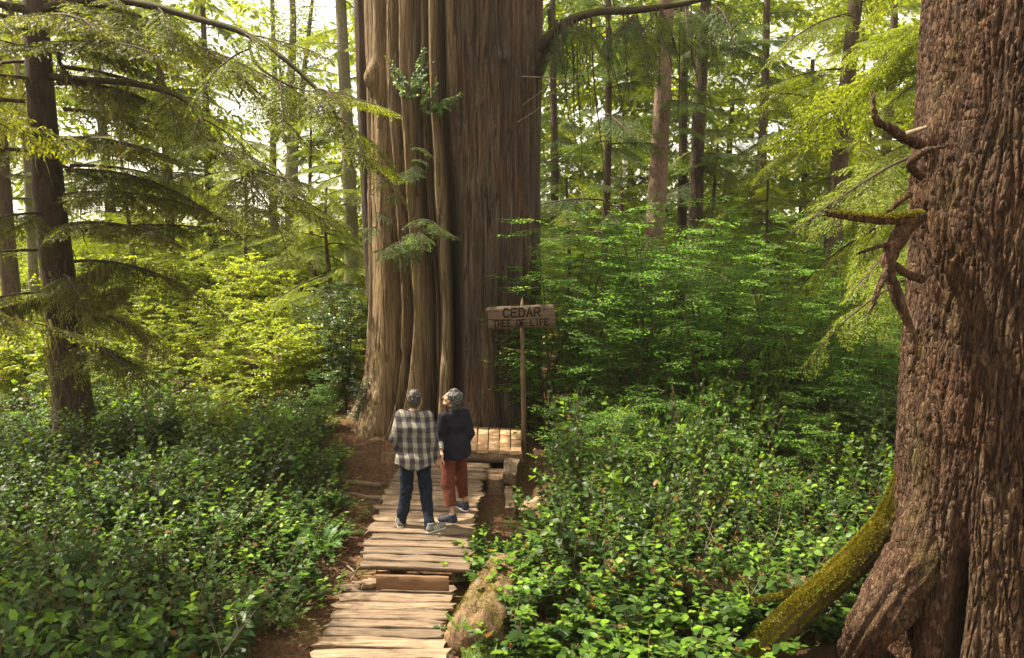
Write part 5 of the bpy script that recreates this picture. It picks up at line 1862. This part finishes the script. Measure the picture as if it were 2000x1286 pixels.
def litter_mat():
    m, t, p = nodes('dead_leaves')
    a = N(t, 'ShaderNodeAttribute', attribute_name='tint')
    t.links.new(ramp(t, a.outputs['Fac'], [(0, (.035, .018, .010)), (.4, (.120, .060, .026)), (.8, (.230, .130, .060)), (1, (.320, .220, .120))]), p.inputs['Base Color'])
    p.inputs['Roughness'].default_value = .85
    return m


M['litter'] = litter_mat()
for k in range(16):
    x_, y_ = ((-2.2 - 3.6 * g.random(), 5.6 + 5.5 * g.random()) if k % 2 else (1.2 + 2.0 * g.random(), 7 + 4 * g.random()))
    a_, L_ = g.uniform(0, 6.28), g.uniform(.7, 1.5)
    z_ = gz(x_, y_)
    tall = g.uniform(.5, 1.15)
    P_ = spline([Vector((0, 0, -.02)), Vector((.25 * L_ * math.cos(a_), .25 * L_ * math.sin(a_), tall * .55)), Vector((.5 * L_ * math.cos(a_ + .3), .5 * L_ * math.sin(a_ + .3), tall))], 12)
    t_ = thing('dead_stem', 'bare dead stem sticking out of the salal ' + ('left' if k % 2 else 'right') + ' of the boardwalk', 'dead stem', (x_, y_, z_), 0, 'bare dead stems ' + ('left' if k % 2 else 'right') + ' of the boardwalk')
    mb = MB()
    add_tube(mb, P_, np.linspace(.011, .004, 12), 5)
    for q in (5, 7, 9):
        b_ = P_[q]
        d_ = g.normal(0, .10, 3) + [0, 0, .16]
        add_tube(mb, [b_, b_ + d_ * .6, b_ + d_ * 1.1 + g.normal(0, .02, 3)], [.005, .004, .002], 4)
    mb.build('stem', M['dead'], t_)
o = litter().build('leaf_litter', M['litter'], None, False)
o['label'] = 'fallen leaves and broken twigs scattered over the bare soil'
stuff(o)
for k, pts in enumerate(([(678, 1105, .05), (690, 1115, .09), (692, 1122, .06), (684, 1134, .05)], [(660, 1130, .05), (690, 1118, .08), (705, 1105, .06)], [(700, 900, .06), (712, 915, .1), (722, 930, .06)], [(640, 880, .05), (690, 885, .1), (720, 872, .08)])):
    P_ = spline([at_z(*q) for q in pts], 12)
    mb = MB()
    add_tube(mb, P_, np.linspace(.010, .004, 12), 5)
    o = mb.build('fallen_twig', M['dead'])
    tag(o, ('curved pale twig lying on the soil by the lower step', 'thin twig crossing the curved one by the lower step', 'bent twig lying near the left stump', 'long twig on the soil below the flared cedar root')[k], 'twig')

# ------------------------------------------------------------------ the two people
class SDF:
    """smooth union of tapered capsules and ellipsoids on a grid, skinned with surface nets"""

    def __init__(s, lo, hi, h):
        s.h, s.lo = h, np.array(lo, float)
        s.n = np.ceil((np.array(hi) - s.lo) / h).astype(int) + 1
        s.D = np.full(s.n, 1.0, dtype=np.float32)
        s.ax = [s.lo[k] + h * np.arange(s.n[k]) for k in range(3)]

    def _sl(s, lo, hi):
        a = np.clip(((np.array(lo) - s.lo) / s.h).astype(int) - 1, 0, s.n - 1)
        b = np.clip(((np.array(hi) - s.lo) / s.h).astype(int) + 2, 1, s.n)
        return tuple(slice(x, y) for x, y in zip(a, b)), np.stack(np.meshgrid(*(s.ax[k][a[k]:b[k]] for k in range(3)), indexing='ij'), -1)

    def _join(s, sl, d, k, op='u'):
        o = s.D[sl]
        d = d.astype(np.float32)
        if op == 'u':
            h = np.clip(k - np.abs(o - d), 0, None) / k
            s.D[sl] = np.minimum(o, d) - h * h * k * .25
        else:
            h = np.clip(k - np.abs(o + d), 0, None) / k
            s.D[sl] = np.maximum(o, -d) + h * h * k * .25

    def cap(s, a, b, ra, rb, k=.03, flat=False, op='u', sq=None):
        """tapered capsule; sq = (direction, factor) flattens it along one direction"""
        a, b = np.array(a, float), np.array(b, float)
        m = max(ra, rb) * (1.0 if sq is None else max(1, 1 / sq[1])) + k + .03
        sl, p = s._sl(np.minimum(a, b) - m, np.maximum(a, b) + m)
        if p.size == 0:
            return
        ab = b - a
        L = np.linalg.norm(ab) + 1e-9
        q = p - a
        t = (q @ ab) / (L * L)
        tc = np.clip(t, 0, 1)
        r = q - tc[..., None] * ab
        if sq is not None:
            dn = np.array(sq[0], float)
            dn /= np.linalg.norm(dn)
            r = r + (r @ dn)[..., None] * dn * (sq[1] - 1)
        d = np.linalg.norm(r, axis=-1) - (ra + tc * (rb - ra))
        if flat:
            d = np.maximum(d, (t - 1) * L)
        s._join(sl, d, k, op)

    def ell(s, c, r, k=.03, op='u', R3=None):
        c, r = np.array(c, float), np.array(r, float)
        m = r.max() + k + .03
        sl, p = s._sl(c - m, c + m)
        q = p - c
        if R3 is not None:
            q = q @ R3            # world offset into the local frame
        kk = np.linalg.norm(q / r, axis=-1)
        k2 = np.linalg.norm(q / (r * r), axis=-1) + 1e-9
        s._join(sl, kk * (kk - 1) / k2, k, op)

    def grid(s):
        return np.stack(np.meshgrid(*s.ax, indexing='ij'), -1)

    def mesh(s):
        D, n = s.D, s.n
        ins = D < 0
        N3 = tuple(n - 1)
        cnt = np.zeros(N3, np.float32)
        acc = np.zeros(N3 + (3,), np.float32)
        C = [(x, y, z) for x in (0, 1) for y in (0, 1) for z in (0, 1)]

        def cr(A, c):
            return A[c[0]:c[0] + N3[0], c[1]:c[1] + N3[1], c[2]:c[2] + N3[2]]
        for a in C:
            for k in range(3):
                if a[k]:
                    continue
                b = tuple(1 if q == k else a[q] for q in range(3))
                Da, Db = cr(D, a), cr(D, b)
                x = (Da < 0) != (Db < 0)
                t_ = np.where(x, Da / np.where(x, Da - Db, 1), 0)
                for q in range(3):
                    acc[..., q] += x * (a[q] + (t_ if q == k else 0))
                cnt += x
        m = cnt > 0
        idx = np.full(N3, -1)
        idx[m] = np.arange(m.sum())
        V = (np.argwhere(m) + acc[m] / cnt[m][:, None]) * s.h + s.lo
        F_ = []
        for k in range(3):
            a, b = [q for q in range(3) if q != k]
            s0 = [slice(None)] * 3
            s1 = [slice(None)] * 3
            s0[k], s1[k] = slice(0, n[k] - 1), slice(1, n[k])
            x = ins[tuple(s0)] != ins[tuple(s1)]
            e = np.argwhere(x)
            e = e[(e[:, a] > 0) & (e[:, b] > 0) & (e[:, a] < n[a] - 1) & (e[:, b] < n[b] - 1)]
            if not len(e):
                continue
            c4 = []
            for (da, db) in ((-1, -1), (0, -1), (0, 0), (-1, 0)):
                c = e.copy()
                c[:, a] += da
                c[:, b] += db
                c4.append(idx[c[:, 0], c[:, 1], c[:, 2]])
            f = np.stack(c4, -1)
            fl = ins[e[:, 0], e[:, 1], e[:, 2]]
            if k == 1:
                fl = ~fl
            f[~fl] = f[~fl][:, ::-1]
            F_.append(f)
        return V, np.concatenate(F_)


def rotz(v, a):
    c, s_ = math.cos(a), math.sin(a)
    return np.array([v[0] * c - v[1] * s_, v[0] * s_ + v[1] * c, v[2]])


def skin_mat(name, col):
    m, t, p = nodes(name)
    p.inputs['Base Color'].default_value = (*col, 1)
    p.inputs['Roughness'].default_value = .55
    p.inputs['Subsurface Weight'].default_value = .08
    p.inputs['Subsurface Radius'].default_value = (.01, .004, .002)
    return m


def hair_mat(name, a, b):
    m, t, p = nodes(name)
    n_ = noise(t, coord(t), 60, 4, .7)
    t.links.new(ramp(t, n_, [(.35, a), (.65, b)]), p.inputs['Base Color'])
    p.inputs['Roughness'].default_value = .6
    bump(t, p, n_, .8, .01)
    return m


def cloth_mat(name, a, b, sc=18, rough=.9):
    m, t, p = nodes(name)
    n_ = noise(t, coord(t), sc, 5, .6)
    t.links.new(ramp(t, n_, [(.35, a), (.7, b)]), p.inputs['Base Color'])
    p.inputs['Roughness'].default_value = rough
    p.inputs['Specular IOR Level'].default_value = .15
    bump(t, p, noise(t, coord(t), 320, 2), .15, .002)
    return m


def plaid_mat():
    m, t, p = nodes('plaid_flannel')
    c = N(t, 'ShaderNodeTexCoord')
    sp = N(t, 'ShaderNodeSeparateXYZ')
    t.links.new(c.outputs['Object'], sp.inputs[0])
    wob = math_node(t, 'MULTIPLY_ADD', noise(t, c.outputs['Object'], 9, 2), .02, -.01)
    x = math_node(t, 'MULTIPLY_ADD', sp.outputs[1], .55, math_node(t, 'ADD', sp.outputs[0], wob))

    def stripe(src, per, duty, off=0.0):
        f = math_node(t, 'FRACT', math_node(t, 'MULTIPLY_ADD', src, 1 / per, 10 + off))
        return math_node(t, 'LESS_THAN', f, duty)
    vx = stripe(x, .112, .55, .24)
    vz = stripe(math_node(t, 'ADD', sp.outputs[2], wob), .125, .50)
    thin = stripe(x, .049, .08, .1)
    a = mixc(t, vz, (.220, .205, .160), (.140, .128, .106))
    b = mixc(t, vz, (.080, .068, .066), (.040, .033, .038))
    cc = mixc(t, vx, a, b)
    cc = mixc(t, math_node(t, 'MULTIPLY', thin, .3), cc, (.05, .04, .045))
    t.links.new(cc, p.inputs['Base Color'])
    p.inputs['Roughness'].default_value = .92
    p.inputs['Specular IOR Level'].default_value = .12
    return m


def stripe_mat():
    m, t, p = nodes('striped_jersey')
    c = N(t, 'ShaderNodeTexCoord')
    sp = N(t, 'ShaderNodeSeparateXYZ')
    t.links.new(c.outputs['Object'], sp.inputs[0])
    f = math_node(t, 'LESS_THAN', math_node(t, 'FRACT', math_node(t, 'MULTIPLY', sp.outputs[2], 62.0)), .5)
    t.links.new(mixc(t, f, (.42, .38, .32), (.03, .03, .035)), p.inputs['Base Color'])
    p.inputs['Roughness'].default_value = .9
    return m


M['skin'] = skin_mat('skin', (.36, .19, .125))
M['plaid'] = plaid_mat()
M['jersey'] = stripe_mat()
M['denim'] = cloth_mat('dark_denim', (.005, .007, .013), (.015, .021, .033), 14)
M['rust'] = cloth_mat('rust_cotton', (.066, .018, .010), (.125, .038, .021), 10)
M['navy'] = cloth_mat('black_cotton', (.005, .005, .009), (.014, .014, .020), 14)
M['hairm'] = hair_mat('grey_hair', (.012, .009, .007), (.060, .049, .038))
M['hairw'] = hair_mat('curly_grey_hair', (.012, .010, .009), (.085, .078, .068))
M['shoeg'] = plain('grey_shoe', (.16, .145, .115), .8, .3, .2, 40)
M['shoen'] = plain('navy_shoe', (.022, .022, .034), .8, .3, .2, 40)
M['sole'] = plain('pale_sole', (.50, .48, .44), .7)
M['eyew'] = plain('eye_white', (.6, .58, .55), .3, .5)
M['lip'] = plain('lips', (.30, .10, .08), .5)


def hand(B, wrist, d, pn, side, curl=.5, k0=.012):
    """palm, four unequal bent fingers and a thumb from its side; d = along the hand, pn = where the palm faces"""
    d = np.array(d, float)
    d /= np.linalg.norm(d)
    pn = np.array(pn, float)
    pn -= d * (pn @ d)
    pn /= np.linalg.norm(pn)
    w = np.cross(d, pn) * side          # towards the thumb
    wr = np.array(wrist, float)
    B.cap(wr - d * .03, wr + d * .02, .026, .027, .02, sq=(pn, 1.35))
    for k, (o, L, r) in enumerate(((.027, .078, .0092), (.009, .086, .0096), (-.009, .080, .0092), (-.026, .064, .0082))):
        base = wr + d * .088 + w * o
        B.cap(wr + d * .012 + w * o * .6, base, .015, .0115, k0)
        p = base
        ang = .12
        for s_, f in ((.46, 1.0), (.30, .9), (.24, .8)):
            ang += curl * (.9 + .15 * k)
            q = p + (d * math.cos(ang) + pn * math.sin(ang)) * L * s_
            B.cap(p, q, r * f * 1.02, r * f * .92, .005)
            p = q
    tb = wr + d * .030 + w * .026
    t1 = tb + (d * .55 + w * .62 + pn * .45) * .042
    t2 = t1 + (d * .85 + w * .12 + pn * .45) * .034
    B.cap(wr + d * .012 + w * .012, tb, .016, .0145, k0)
    B.cap(tb, t1, .0135, .0115, .006)
    B.cap(t1, t2, .0110, .0090, .005)


def head(B, c, Rm, female=False):
    """head with brow, nose, lips, chin and ears; Rm turns its frame (x right, y forward, z up)"""
    c = np.array(c, float)
    P = lambda x, y, z: c + Rm @ np.array([x, y, z])
    B.ell(P(0, -.012, .022), (.074, .094, .100), .02, R3=Rm)
    B.ell(P(0, .025, -.045), (.056, .062, .070), .03, R3=Rm)
    B.cap(P(-.012, .068, -.092), P(.012, .068, -.092), .020, .020, .02)
    B.cap(P(-.042, .030, -.072), P(-.012, .066, -.092), .022, .018, .02)
    B.cap(P(.042, .030, -.072), P(.012, .066, -.092), .022, .018, .02)
    B.cap(P(-.036, .074, .034), P(.036, .074, .034), .013, .013, .015)
    for sx in (-1, 1):
        B.ell(P(sx * .031, .092, .012), (.016, .014, .011), .012, 's', R3=Rm)
        B.ell(P(sx * .042, .062, -.018), (.022, .022, .020), .02, R3=Rm)
        B.ell(P(sx * .077, -.008, -.008), (.010, .022, .034), .010, R3=Rm)
    B.cap(P(0, .086, .018), P(0, .111, -.026), .009, .0135, .010)
    for sx in (-1, 1):
        B.cap(P(0, .100, -.030), P(sx * .013, .094, -.032), .009, .007, .008)
    B.cap(P(-.018, .083, -.056), P(.018, .083, -.056), .0085, .0085, .008)
    B.cap(P(-.016, .081, -.068), P(.016, .081, -.068), .0090, .0090, .008)
    return P


def rot_xyz(yaw, pit, rol=0.0):
    return np.array((Matrix.Rotation(yaw, 3, 'Z') @ Matrix.Rotation(pit, 3, 'X') @ Matrix.Rotation(rol, 3, 'Y')))


def shoe(parent, heel, dirv, L, mat, name='shoe', stripes=False):
    d = np.array([dirv[0], dirv[1], 0.0])
    d /= np.linalg.norm(d)
    w = np.array([-d[1], d[0], 0])
    h = np.array([heel[0], heel[1], 0.0])
    B = SDF(h - .16 - d * .0, h + np.array([.34, .34, .16]) * 0 + .34, .007) if False else SDF(np.minimum(h, h + d * L) - [.09, .09, .03], np.maximum(h, h + d * L) + [.09, .09, .17], .007)
    up = np.array([0, 0, 1])
    B.cap(h + d * .035 + up * .05, h + d * (L - .05) + up * .036, .040, .042, .02, sq=(up, .95))
    B.cap(h + d * .04 + up * .05, h + d * .05 + up * .115, .040, .042, .03)
    B.cap(h + d * .07 + up * .10, h + d * (L * .62) + up * .055, .032, .034, .03)
    z = B.grid()[..., 2]
    B.D = np.maximum(B.D, .018 - z)
    B.D = np.maximum(B.D, z - .125)
    V, Q = B.mesh()
    so = MB().add(V, Q).build(name, M[mat], parent)
    B2 = SDF(np.minimum(h, h + d * L) - [.09, .09, .03], np.maximum(h, h + d * L) + [.09, .09, .08], .007)
    B2.cap(h + d * .036, h + d * (L - .05), .043, .046, .02)
    z = B2.grid()[..., 2]
    B2.D = np.maximum(np.maximum(B2.D, z - .024), .001 - z)
    V, Q = B2.mesh()
    MB().add(V, Q).build('sole', M['sole'], so)
    if stripes:
        for k in range(3):
            c = h + d * (.09 + .032 * k)
            for sg in (-1, 1):
                mb = MB()
                add_tube(mb, [c + w * sg * .046 + up * .035, c + w * sg * .046 - d * .012 + up * .060, c + w * sg * .036 - d * .022 + up * .085], .0065, 5)
                mb.build('stripe', M['sole'], so)
    # laces
    mb = MB()
    for k in range(4):
        c = h + d * (.10 + .025 * k) + up * (.112 - .013 * k)
        add_tube(mb, [c - w * .022, c + up * .004, c + w * .022], .004, 5)
    stuff(mb.build('laces', M['sole'] if stripes else M['shoen'], so))
    return so


def person(label, px, py, z0, hgt, group=None):
    p = at_z(px, py, z0)
    return thing('person', label, 'person', (p.x, p.y, z0), 0, group), np.array(p)


def wrinkle(B, amp, f, seed, stretch=(1, 1, .5)):
    G_ = B.grid()
    m = np.abs(B.D) < .03
    B.D[m] += (amp * fbm(G_[m] * f * np.array(stretch), 3, seed)).astype(np.float32)


def eyes(parent, P, Rm):
    for sx in (-1, 1):
        mb = MB()
        c = P(sx * .031, .080, .012)
        V, Q = tube([c + Rm @ np.array([0, -.010 + q * .0025, 0]) for q in range(9)], [.003, .008, .0105, .0115, .012, .0115, .0105, .008, .003], 10)
        mb.add(V, Q)
        e = mb.build('eye', M['eyew'], parent)
        mb = MB()
        V, Q = tube([c + Rm @ np.array([0, .0095, .001]), c + Rm @ np.array([0, .0125, .001])], [.0058, .003], 8)
        mb.add(V, Q)
        mb.build('iris', M['letter'], e)


# --- the man: back to the camera, looking up at the trunk
man, mp = person('man in a plaid shirt and dark jeans looking up at the cedar', 813, 1030, ZU, 1.76)
W2 = lambda px, py: np.array(at_z(px, py, ZU)) - mp            # a boardwalk point in his frame
fLh, fRh = W2(783, 1032), W2(834, 1042)                          # heels
yaw = math.radians(-6)
J = lambda x, y, z: rotz((x, y, z), yaw)
ankL, ankR = fLh + [0, .055, .085], fRh + [.03, .045, .085]
knL, knR = J(-.125, .045, .49), J(.115, .055, .49)
hpL, hpR = J(-.092, 0, .90), J(.092, 0, .90)
shL, shR = J(-.165, .0, 1.43), J(.165, .0, 1.425)
elL, elR = J(-.245, -.055, 1.15), J(.238, -.03, 1.14)
wrL, wrR = J(-.225, .085, .925), J(.272, .045, .895)
hd = J(.015, .012, 1.635)
Rm = rot_xyz(math.radians(-16), math.radians(15))
B = SDF([-.45, -.35, -.02], [.45, .42, 1.84], .0075)
B.cap(J(-.15, 0, 1.41), J(.15, 0, 1.41), .055, .055, .05)
B.cap(J(-.08, .01, 1.28), J(.08, .01, 1.28), .10, .10, .06)
B.cap(J(-.07, 0, 1.06), J(.07, 0, 1.06), .085, .085, .07)
B.cap(J(-.08, -.01, .93), J(.08, -.01, .93), .095, .095, .07)
for (a_, e_, w_) in ((shL, elL, wrL), (shR, elR, wrR)):
    B.cap(a_, e_, .050, .040, .03)
    B.cap(e_, w_, .040, .027, .02)
for (h_, k_, a_) in ((hpL, knL, ankL), (hpR, knR, ankR)):
    B.cap(h_, k_, .078, .054, .04)
    B.cap(k_, a_, .050, .036, .03)
    B.cap(a_, a_ - [0, 0, .05], .036, .036, .02)
B.cap(J(0, -.012, 1.42), hd + Rm @ np.array([0, -.030, -.05]), .062, .055, .04)
Ph = head(B, hd, Rm)
hand(B, wrL, wrL - elL + [0.0, .02, -.10], J(1, .2, 0), 1, .34)
hand(B, wrR, J(.05, .02, -1), J(-.5, .9, 0), 1, .40)
V, Q = B.mesh()
MB().add(V, Q).build('body', M['skin'], man)
eyes(man, Ph, Rm)
# hair: short at the neck, thicker on top
B = SDF(hd - .18, hd + .18, .006)
B.ell(hd + Rm @ np.array([0, -.018, .032]), (.084, .100, .104), .01, R3=Rm)
B.ell(hd + Rm @ np.array([0, -.055, -.030]), (.064, .055, .070), .02, R3=Rm)
q = (B.grid() - hd) @ Rm
wrinkle(B, .020, 30, 6, (1, 1, 1))
wrinkle(B, .010, 70, 7, (1, 1, .5))
B.D = np.maximum(B.D, -(-.020 - .0 + (.075 - q[..., 1]) * .85 - np.clip(-q[..., 2] + .03, 0, 1) * .45)).astype(np.float32)
V, Q = B.mesh()
MB().add(V, Q).build('hair', M['hairm'], man)
# shirt, untucked
B = SDF([-.45, -.30, .70], [.45, .34, 1.56], .008)
B.cap(J(-.140, -.005, 1.415), J(.140, -.005, 1.41), .070, .070, .05)
B.cap(J(-.095, 0, 1.28), J(.095, 0, 1.28), .128, .128, .07)
B.cap(J(-.090, -.005, 1.08), J(.090, -.005, 1.08), .124, .124, .08)
B.cap(J(-.100, -.025, .90), J(.100, -.025, .90), .142, .142, .06)
B.cap(J(-.105, -.02, .78), J(.105, -.02, .78), .150, .150, .06)
for (a_, e_, w_) in ((shL, elL, wrL), (shR, elR, wrR)):
    B.cap(a_, e_, .076, .060, .035)
    B.cap(e_, w_, .060, .044, .02, flat=True)
B.cap(J(0, -.02, 1.45), J(0, -.012, 1.51), .074, .068, .012, flat=True)
wrinkle(B, .016, 7, 3, (1, 1, .45))
G_ = B.grid()
hem = .815 + .035 * np.cos(np.clip(np.abs(G_[..., 0]) / .22, 0, 1) * PI) * -1
near_body = (np.abs(G_[..., 0]) < .225) | (G_[..., 2] < .84)
B.D = np.where(near_body & (G_[..., 2] < 1.0), np.maximum(B.D, hem - G_[..., 2]), B.D).astype(np.float32)
V, Q = B.mesh()
sh_ = MB().add(V, Q).build('shirt', M['plaid'], man)
# jeans
B = SDF([-.34, -.28, .0], [.34, .34, 1.0], .008)
B.cap(J(-.085, -.008, .90), J(.085, -.008, .90), .116, .116, .05)
B.cap(J(-.07, -.05, .86), J(.07, -.05, .86), .075, .075, .05)
for (h_, k_, a_) in ((hpL, knL, ankL), (hpR, knR, ankR)):
    B.cap(h_, k_, .103, .078, .025)
    B.cap(k_, a_ - [0, 0, .035], .078, .062, .03, flat=True)
wrinkle(B, .020, 7, 13, (1, 1, 1.3))
V, Q = B.mesh()
MB().add(V, Q).build('jeans', M['denim'], man)
shoe(man, fLh + [.0, 0, 0], (-.25, 1), .285, 'shoeg', stripes=True)
shoe(man, fRh + [.0, .0, 0], (.75, .65), .285, 'shoeg', stripes=True)

# --- the woman: turned to the left, face lifted in profile
wom, wp = person('woman in a black shirt and rust cropped trousers looking up beside the man', 888, 1010, ZU, 1.67)
W3 = lambda px, py: np.array(at_z(px, py, ZU)) - wp
yaw = math.radians(42)
J = lambda x, y, z: rotz((x, y, z), yaw) + np.array([-.005, .06, 0])
fLh, fRh = W3(892, 1024), W3(913, 1000)
dL, dR = (-.95, .25), (-.55, .75)
ankL = fLh + np.array([-.95, .25, 0]) * .055 + [0, 0, .085]
ankR = fRh + np.array([-.55, .75, 0]) * .06 + [0, 0, .085]
hpL, hpR = J(-.085, 0, .845), J(.085, 0, .845)
knL = (hpL + ankL) / 2 + rotz((0, .05, 0), yaw)
knR = (hpR + ankR) / 2 + rotz((0, .03, 0), yaw)
shL, shR = J(-.165, .0, 1.345), J(.165, -.01, 1.345)
elL, elR = J(-.235, .00, 1.075), J(.225, -.06, 1.07)
mh = np.array([mp[0] - wp[0], mp[1] - wp[1], 0]) + rotz((.280, .05, .80), math.radians(-6))
wrL = mh + np.array([.035, .045, .085])
wrR = J(.215, .07, .86)
hd = J(.0, .035, 1.545)
Rm = rot_xyz(math.radians(72), math.radians(20))
B = SDF([-.45, -.40, -.02], [.42, .45, 1.74], .0075)
B.cap(J(-.13, 0, 1.325), J(.13, 0, 1.325), .048, .048, .05)
B.cap(J(-.07, .02, 1.20), J(.07, .02, 1.20), .088, .088, .06)
B.cap(J(-.055, .01, 1.00), J(.055, .01, 1.00), .078, .078, .07)
B.cap(J(-.08, -.01, .87), J(.08, -.01, .87), .098, .098, .07)
for (a_, e_, w_) in ((shL, elL, wrL), (shR, elR, wrR)):
    B.cap(a_, e_, .043, .035, .03)
    B.cap(e_, w_, .035, .024, .02)
for (h_, k_, a_) in ((hpL, knL, ankL), (hpR, knR, ankR)):
    B.cap(h_, k_, .078, .050, .04)
    B.cap(k_, a_, .048, .031, .03)
    B.cap(a_, a_ - [0, 0, .05], .031, .032, .02)
B.cap(J(0, -.012, 1.34), hd + Rm @ np.array([0, -.030, -.05]), .052, .047, .04)
Ph = head(B, hd, Rm, True)
hand(B, wrL, mh - wrL + np.array([-.01, -.005, -.06]), rotz((1, 0, 0), yaw), 1, .38)
hand(B, wrR, J(.0, .1, -1) - J(0, 0, 0), rotz((-1, 0, 0), yaw), -1, .35)
V, Q = B.mesh()
MB().add(V, Q).build('body', M['skin'], wom)
eyes(wom, Ph, Rm)
mb = MB()
add_tube(mb, [Ph(-.016, .088, -.060), Ph(0, .0925, -.0605), Ph(.016, .088, -.060)], .0045, 6)
mb.build('lips', M['lip'], wom)
B = SDF(hd - .20, hd + .20, .006)
B.ell(hd + Rm @ np.array([0, -.030, .036]), (.096, .106, .104), .01, R3=Rm)
B.ell(hd + Rm @ np.array([0, -.060, -.030]), (.085, .068, .085), .03, R3=Rm)
q = (B.grid() - hd) @ Rm
wrinkle(B, .034, 26, 16, (1, 1, 1))
wrinkle(B, .014, 62, 17, (1, 1, 1))
B.D = np.maximum(B.D, -((.058 - q[..., 1]) * .85 - np.clip(-q[..., 2] + .05, 0, 1) * .32)).astype(np.float32)
V, Q = B.mesh()
MB().add(V, Q).build('hair', M['hairw'], wom)
B = SDF([-.42, -.36, .70], [.42, .42, 1.46], .008)
B.cap(J(-.138, -.005, 1.325), J(.138, -.005, 1.325), .066, .066, .05)
B.cap(J(-.075, .02, 1.20), J(.075, .02, 1.20), .118, .118, .07)
B.cap(J(-.070, .01, 1.00), J(.070, .01, 1.00), .125, .125, .08)
B.cap(J(-.085, -.015, .90), J(.085, -.015, .90), .142, .142, .06)
B.cap(J(-.088, -.015, .78), J(.088, -.015, .78), .150, .150, .06)
cuff = elL + (wrL - elL) * .25
B.cap(shL, elL, .070, .062, .035)
B.cap(elL, cuff, .062, .060, .02, flat=True)
B.cap(shR, elR, .070, .060, .035)
B.cap(elR, elR + (wrR - elR) * .5, .058, .054, .02, flat=True)
B.cap(J(0, -.02, 1.36), J(0, -.01, 1.415), .066, .060, .012, flat=True)
wrinkle(B, .018, 7, 23, (1, 1, .45))
G_ = B.grid()
hem = .80 + .02 * np.sin(np.arctan2(G_[..., 1], G_[..., 0]) * 2)
d_arm = np.linalg.norm(G_ - (elL + wrL) / 2, axis=-1)
B.D = np.where((G_[..., 2] < .95), np.maximum(B.D, hem - G_[..., 2]), B.D).astype(np.float32)
V, Q = B.mesh()
MB().add(V, Q).build('shirt', M['navy'], wom)
B = SDF(np.minimum(elL, wrL) - .1, np.maximum(elL, wrL) + .1, .007)
B.cap(elL + (wrL - elL) * .1, elL + (wrL - elL) * .62, .050, .042, .02, flat=True)
V, Q = B.mesh()
MB().add(V, Q).build('cuff', M['jersey'], wom)
B = SDF([-.36, -.34, .10], [.36, .40, .98], .008)
B.cap(J(-.08, -.01, .86), J(.08, -.01, .86), .118, .118, .05)
B.cap(J(-.07, -.05, .82), J(.07, -.05, .82), .08, .08, .05)
for (h_, k_, a_) in ((hpL, knL, ankL), (hpR, knR, ankR)):
    B.cap(h_, k_, .100, .082, .02)
    B.cap(k_, k_ + (a_ - k_) * .68, .082, .072, .03, flat=True)
wrinkle(B, .018, 6, 33, (1, 1, .6))
V, Q = B.mesh()
MB().add(V, Q).build('trousers', M['rust'], wom)
shoe(wom, fLh, dL, .265, 'shoen')
shoe(wom, fRh, dR, .265, 'shoen')


# ------------------------------------------------------------------ every Empty sits at the base of its thing
def rebase(t_, base):
    d = Vector(base) - t_.location
    t_.location = base
    for c in t_.children:
        c.matrix_basis = Matrix.Translation(-d) @ c.matrix_basis


rebase(cedar, (CX, CY, 0))
rebase(giant, (GX, GY, 0))
rebase(walk, tuple(at_z(812, 1110, 0)))
rebase(deck, ((fl.x + fr.x) / 2, (fl.y + bl.y) / 2, 0))


# ------------------------------------------------------------------ the thin bright air between the trunks
hb = MB()
hx, hy0, hy1, hz0, hz1 = 760.0, -860.0, 900.0, -3.0, 20.0
hv = np.array([(x, y, z) for x in (-hx, hx) for y in (hy0, hy1) for z in (hz0, hz1)])
hb.add(hv, [(0, 1, 3, 2), (4, 6, 7, 5), (0, 4, 5, 1), (2, 3, 7, 6), (0, 2, 6, 4), (1, 5, 7, 3)])
hm = bpy.data.materials.new('haze_air')
hm.use_nodes = True
ht = hm.node_tree
ht.nodes.remove(ht.nodes['Principled BSDF'])
pv = ht.nodes.new('ShaderNodeVolumePrincipled')
pv.inputs['Density'].default_value = 0.0005
pv.inputs['Color'].default_value = (.96, .94, .84, 1)
pv.inputs['Anisotropy'].default_value = 0.35
ht.links.new(pv.outputs[0], ht.nodes['Material Output'].inputs['Volume'])
o = hb.build('haze', hm, None, False)
o['label'] = 'thin bright haze hanging between the trees'
stuff(o)
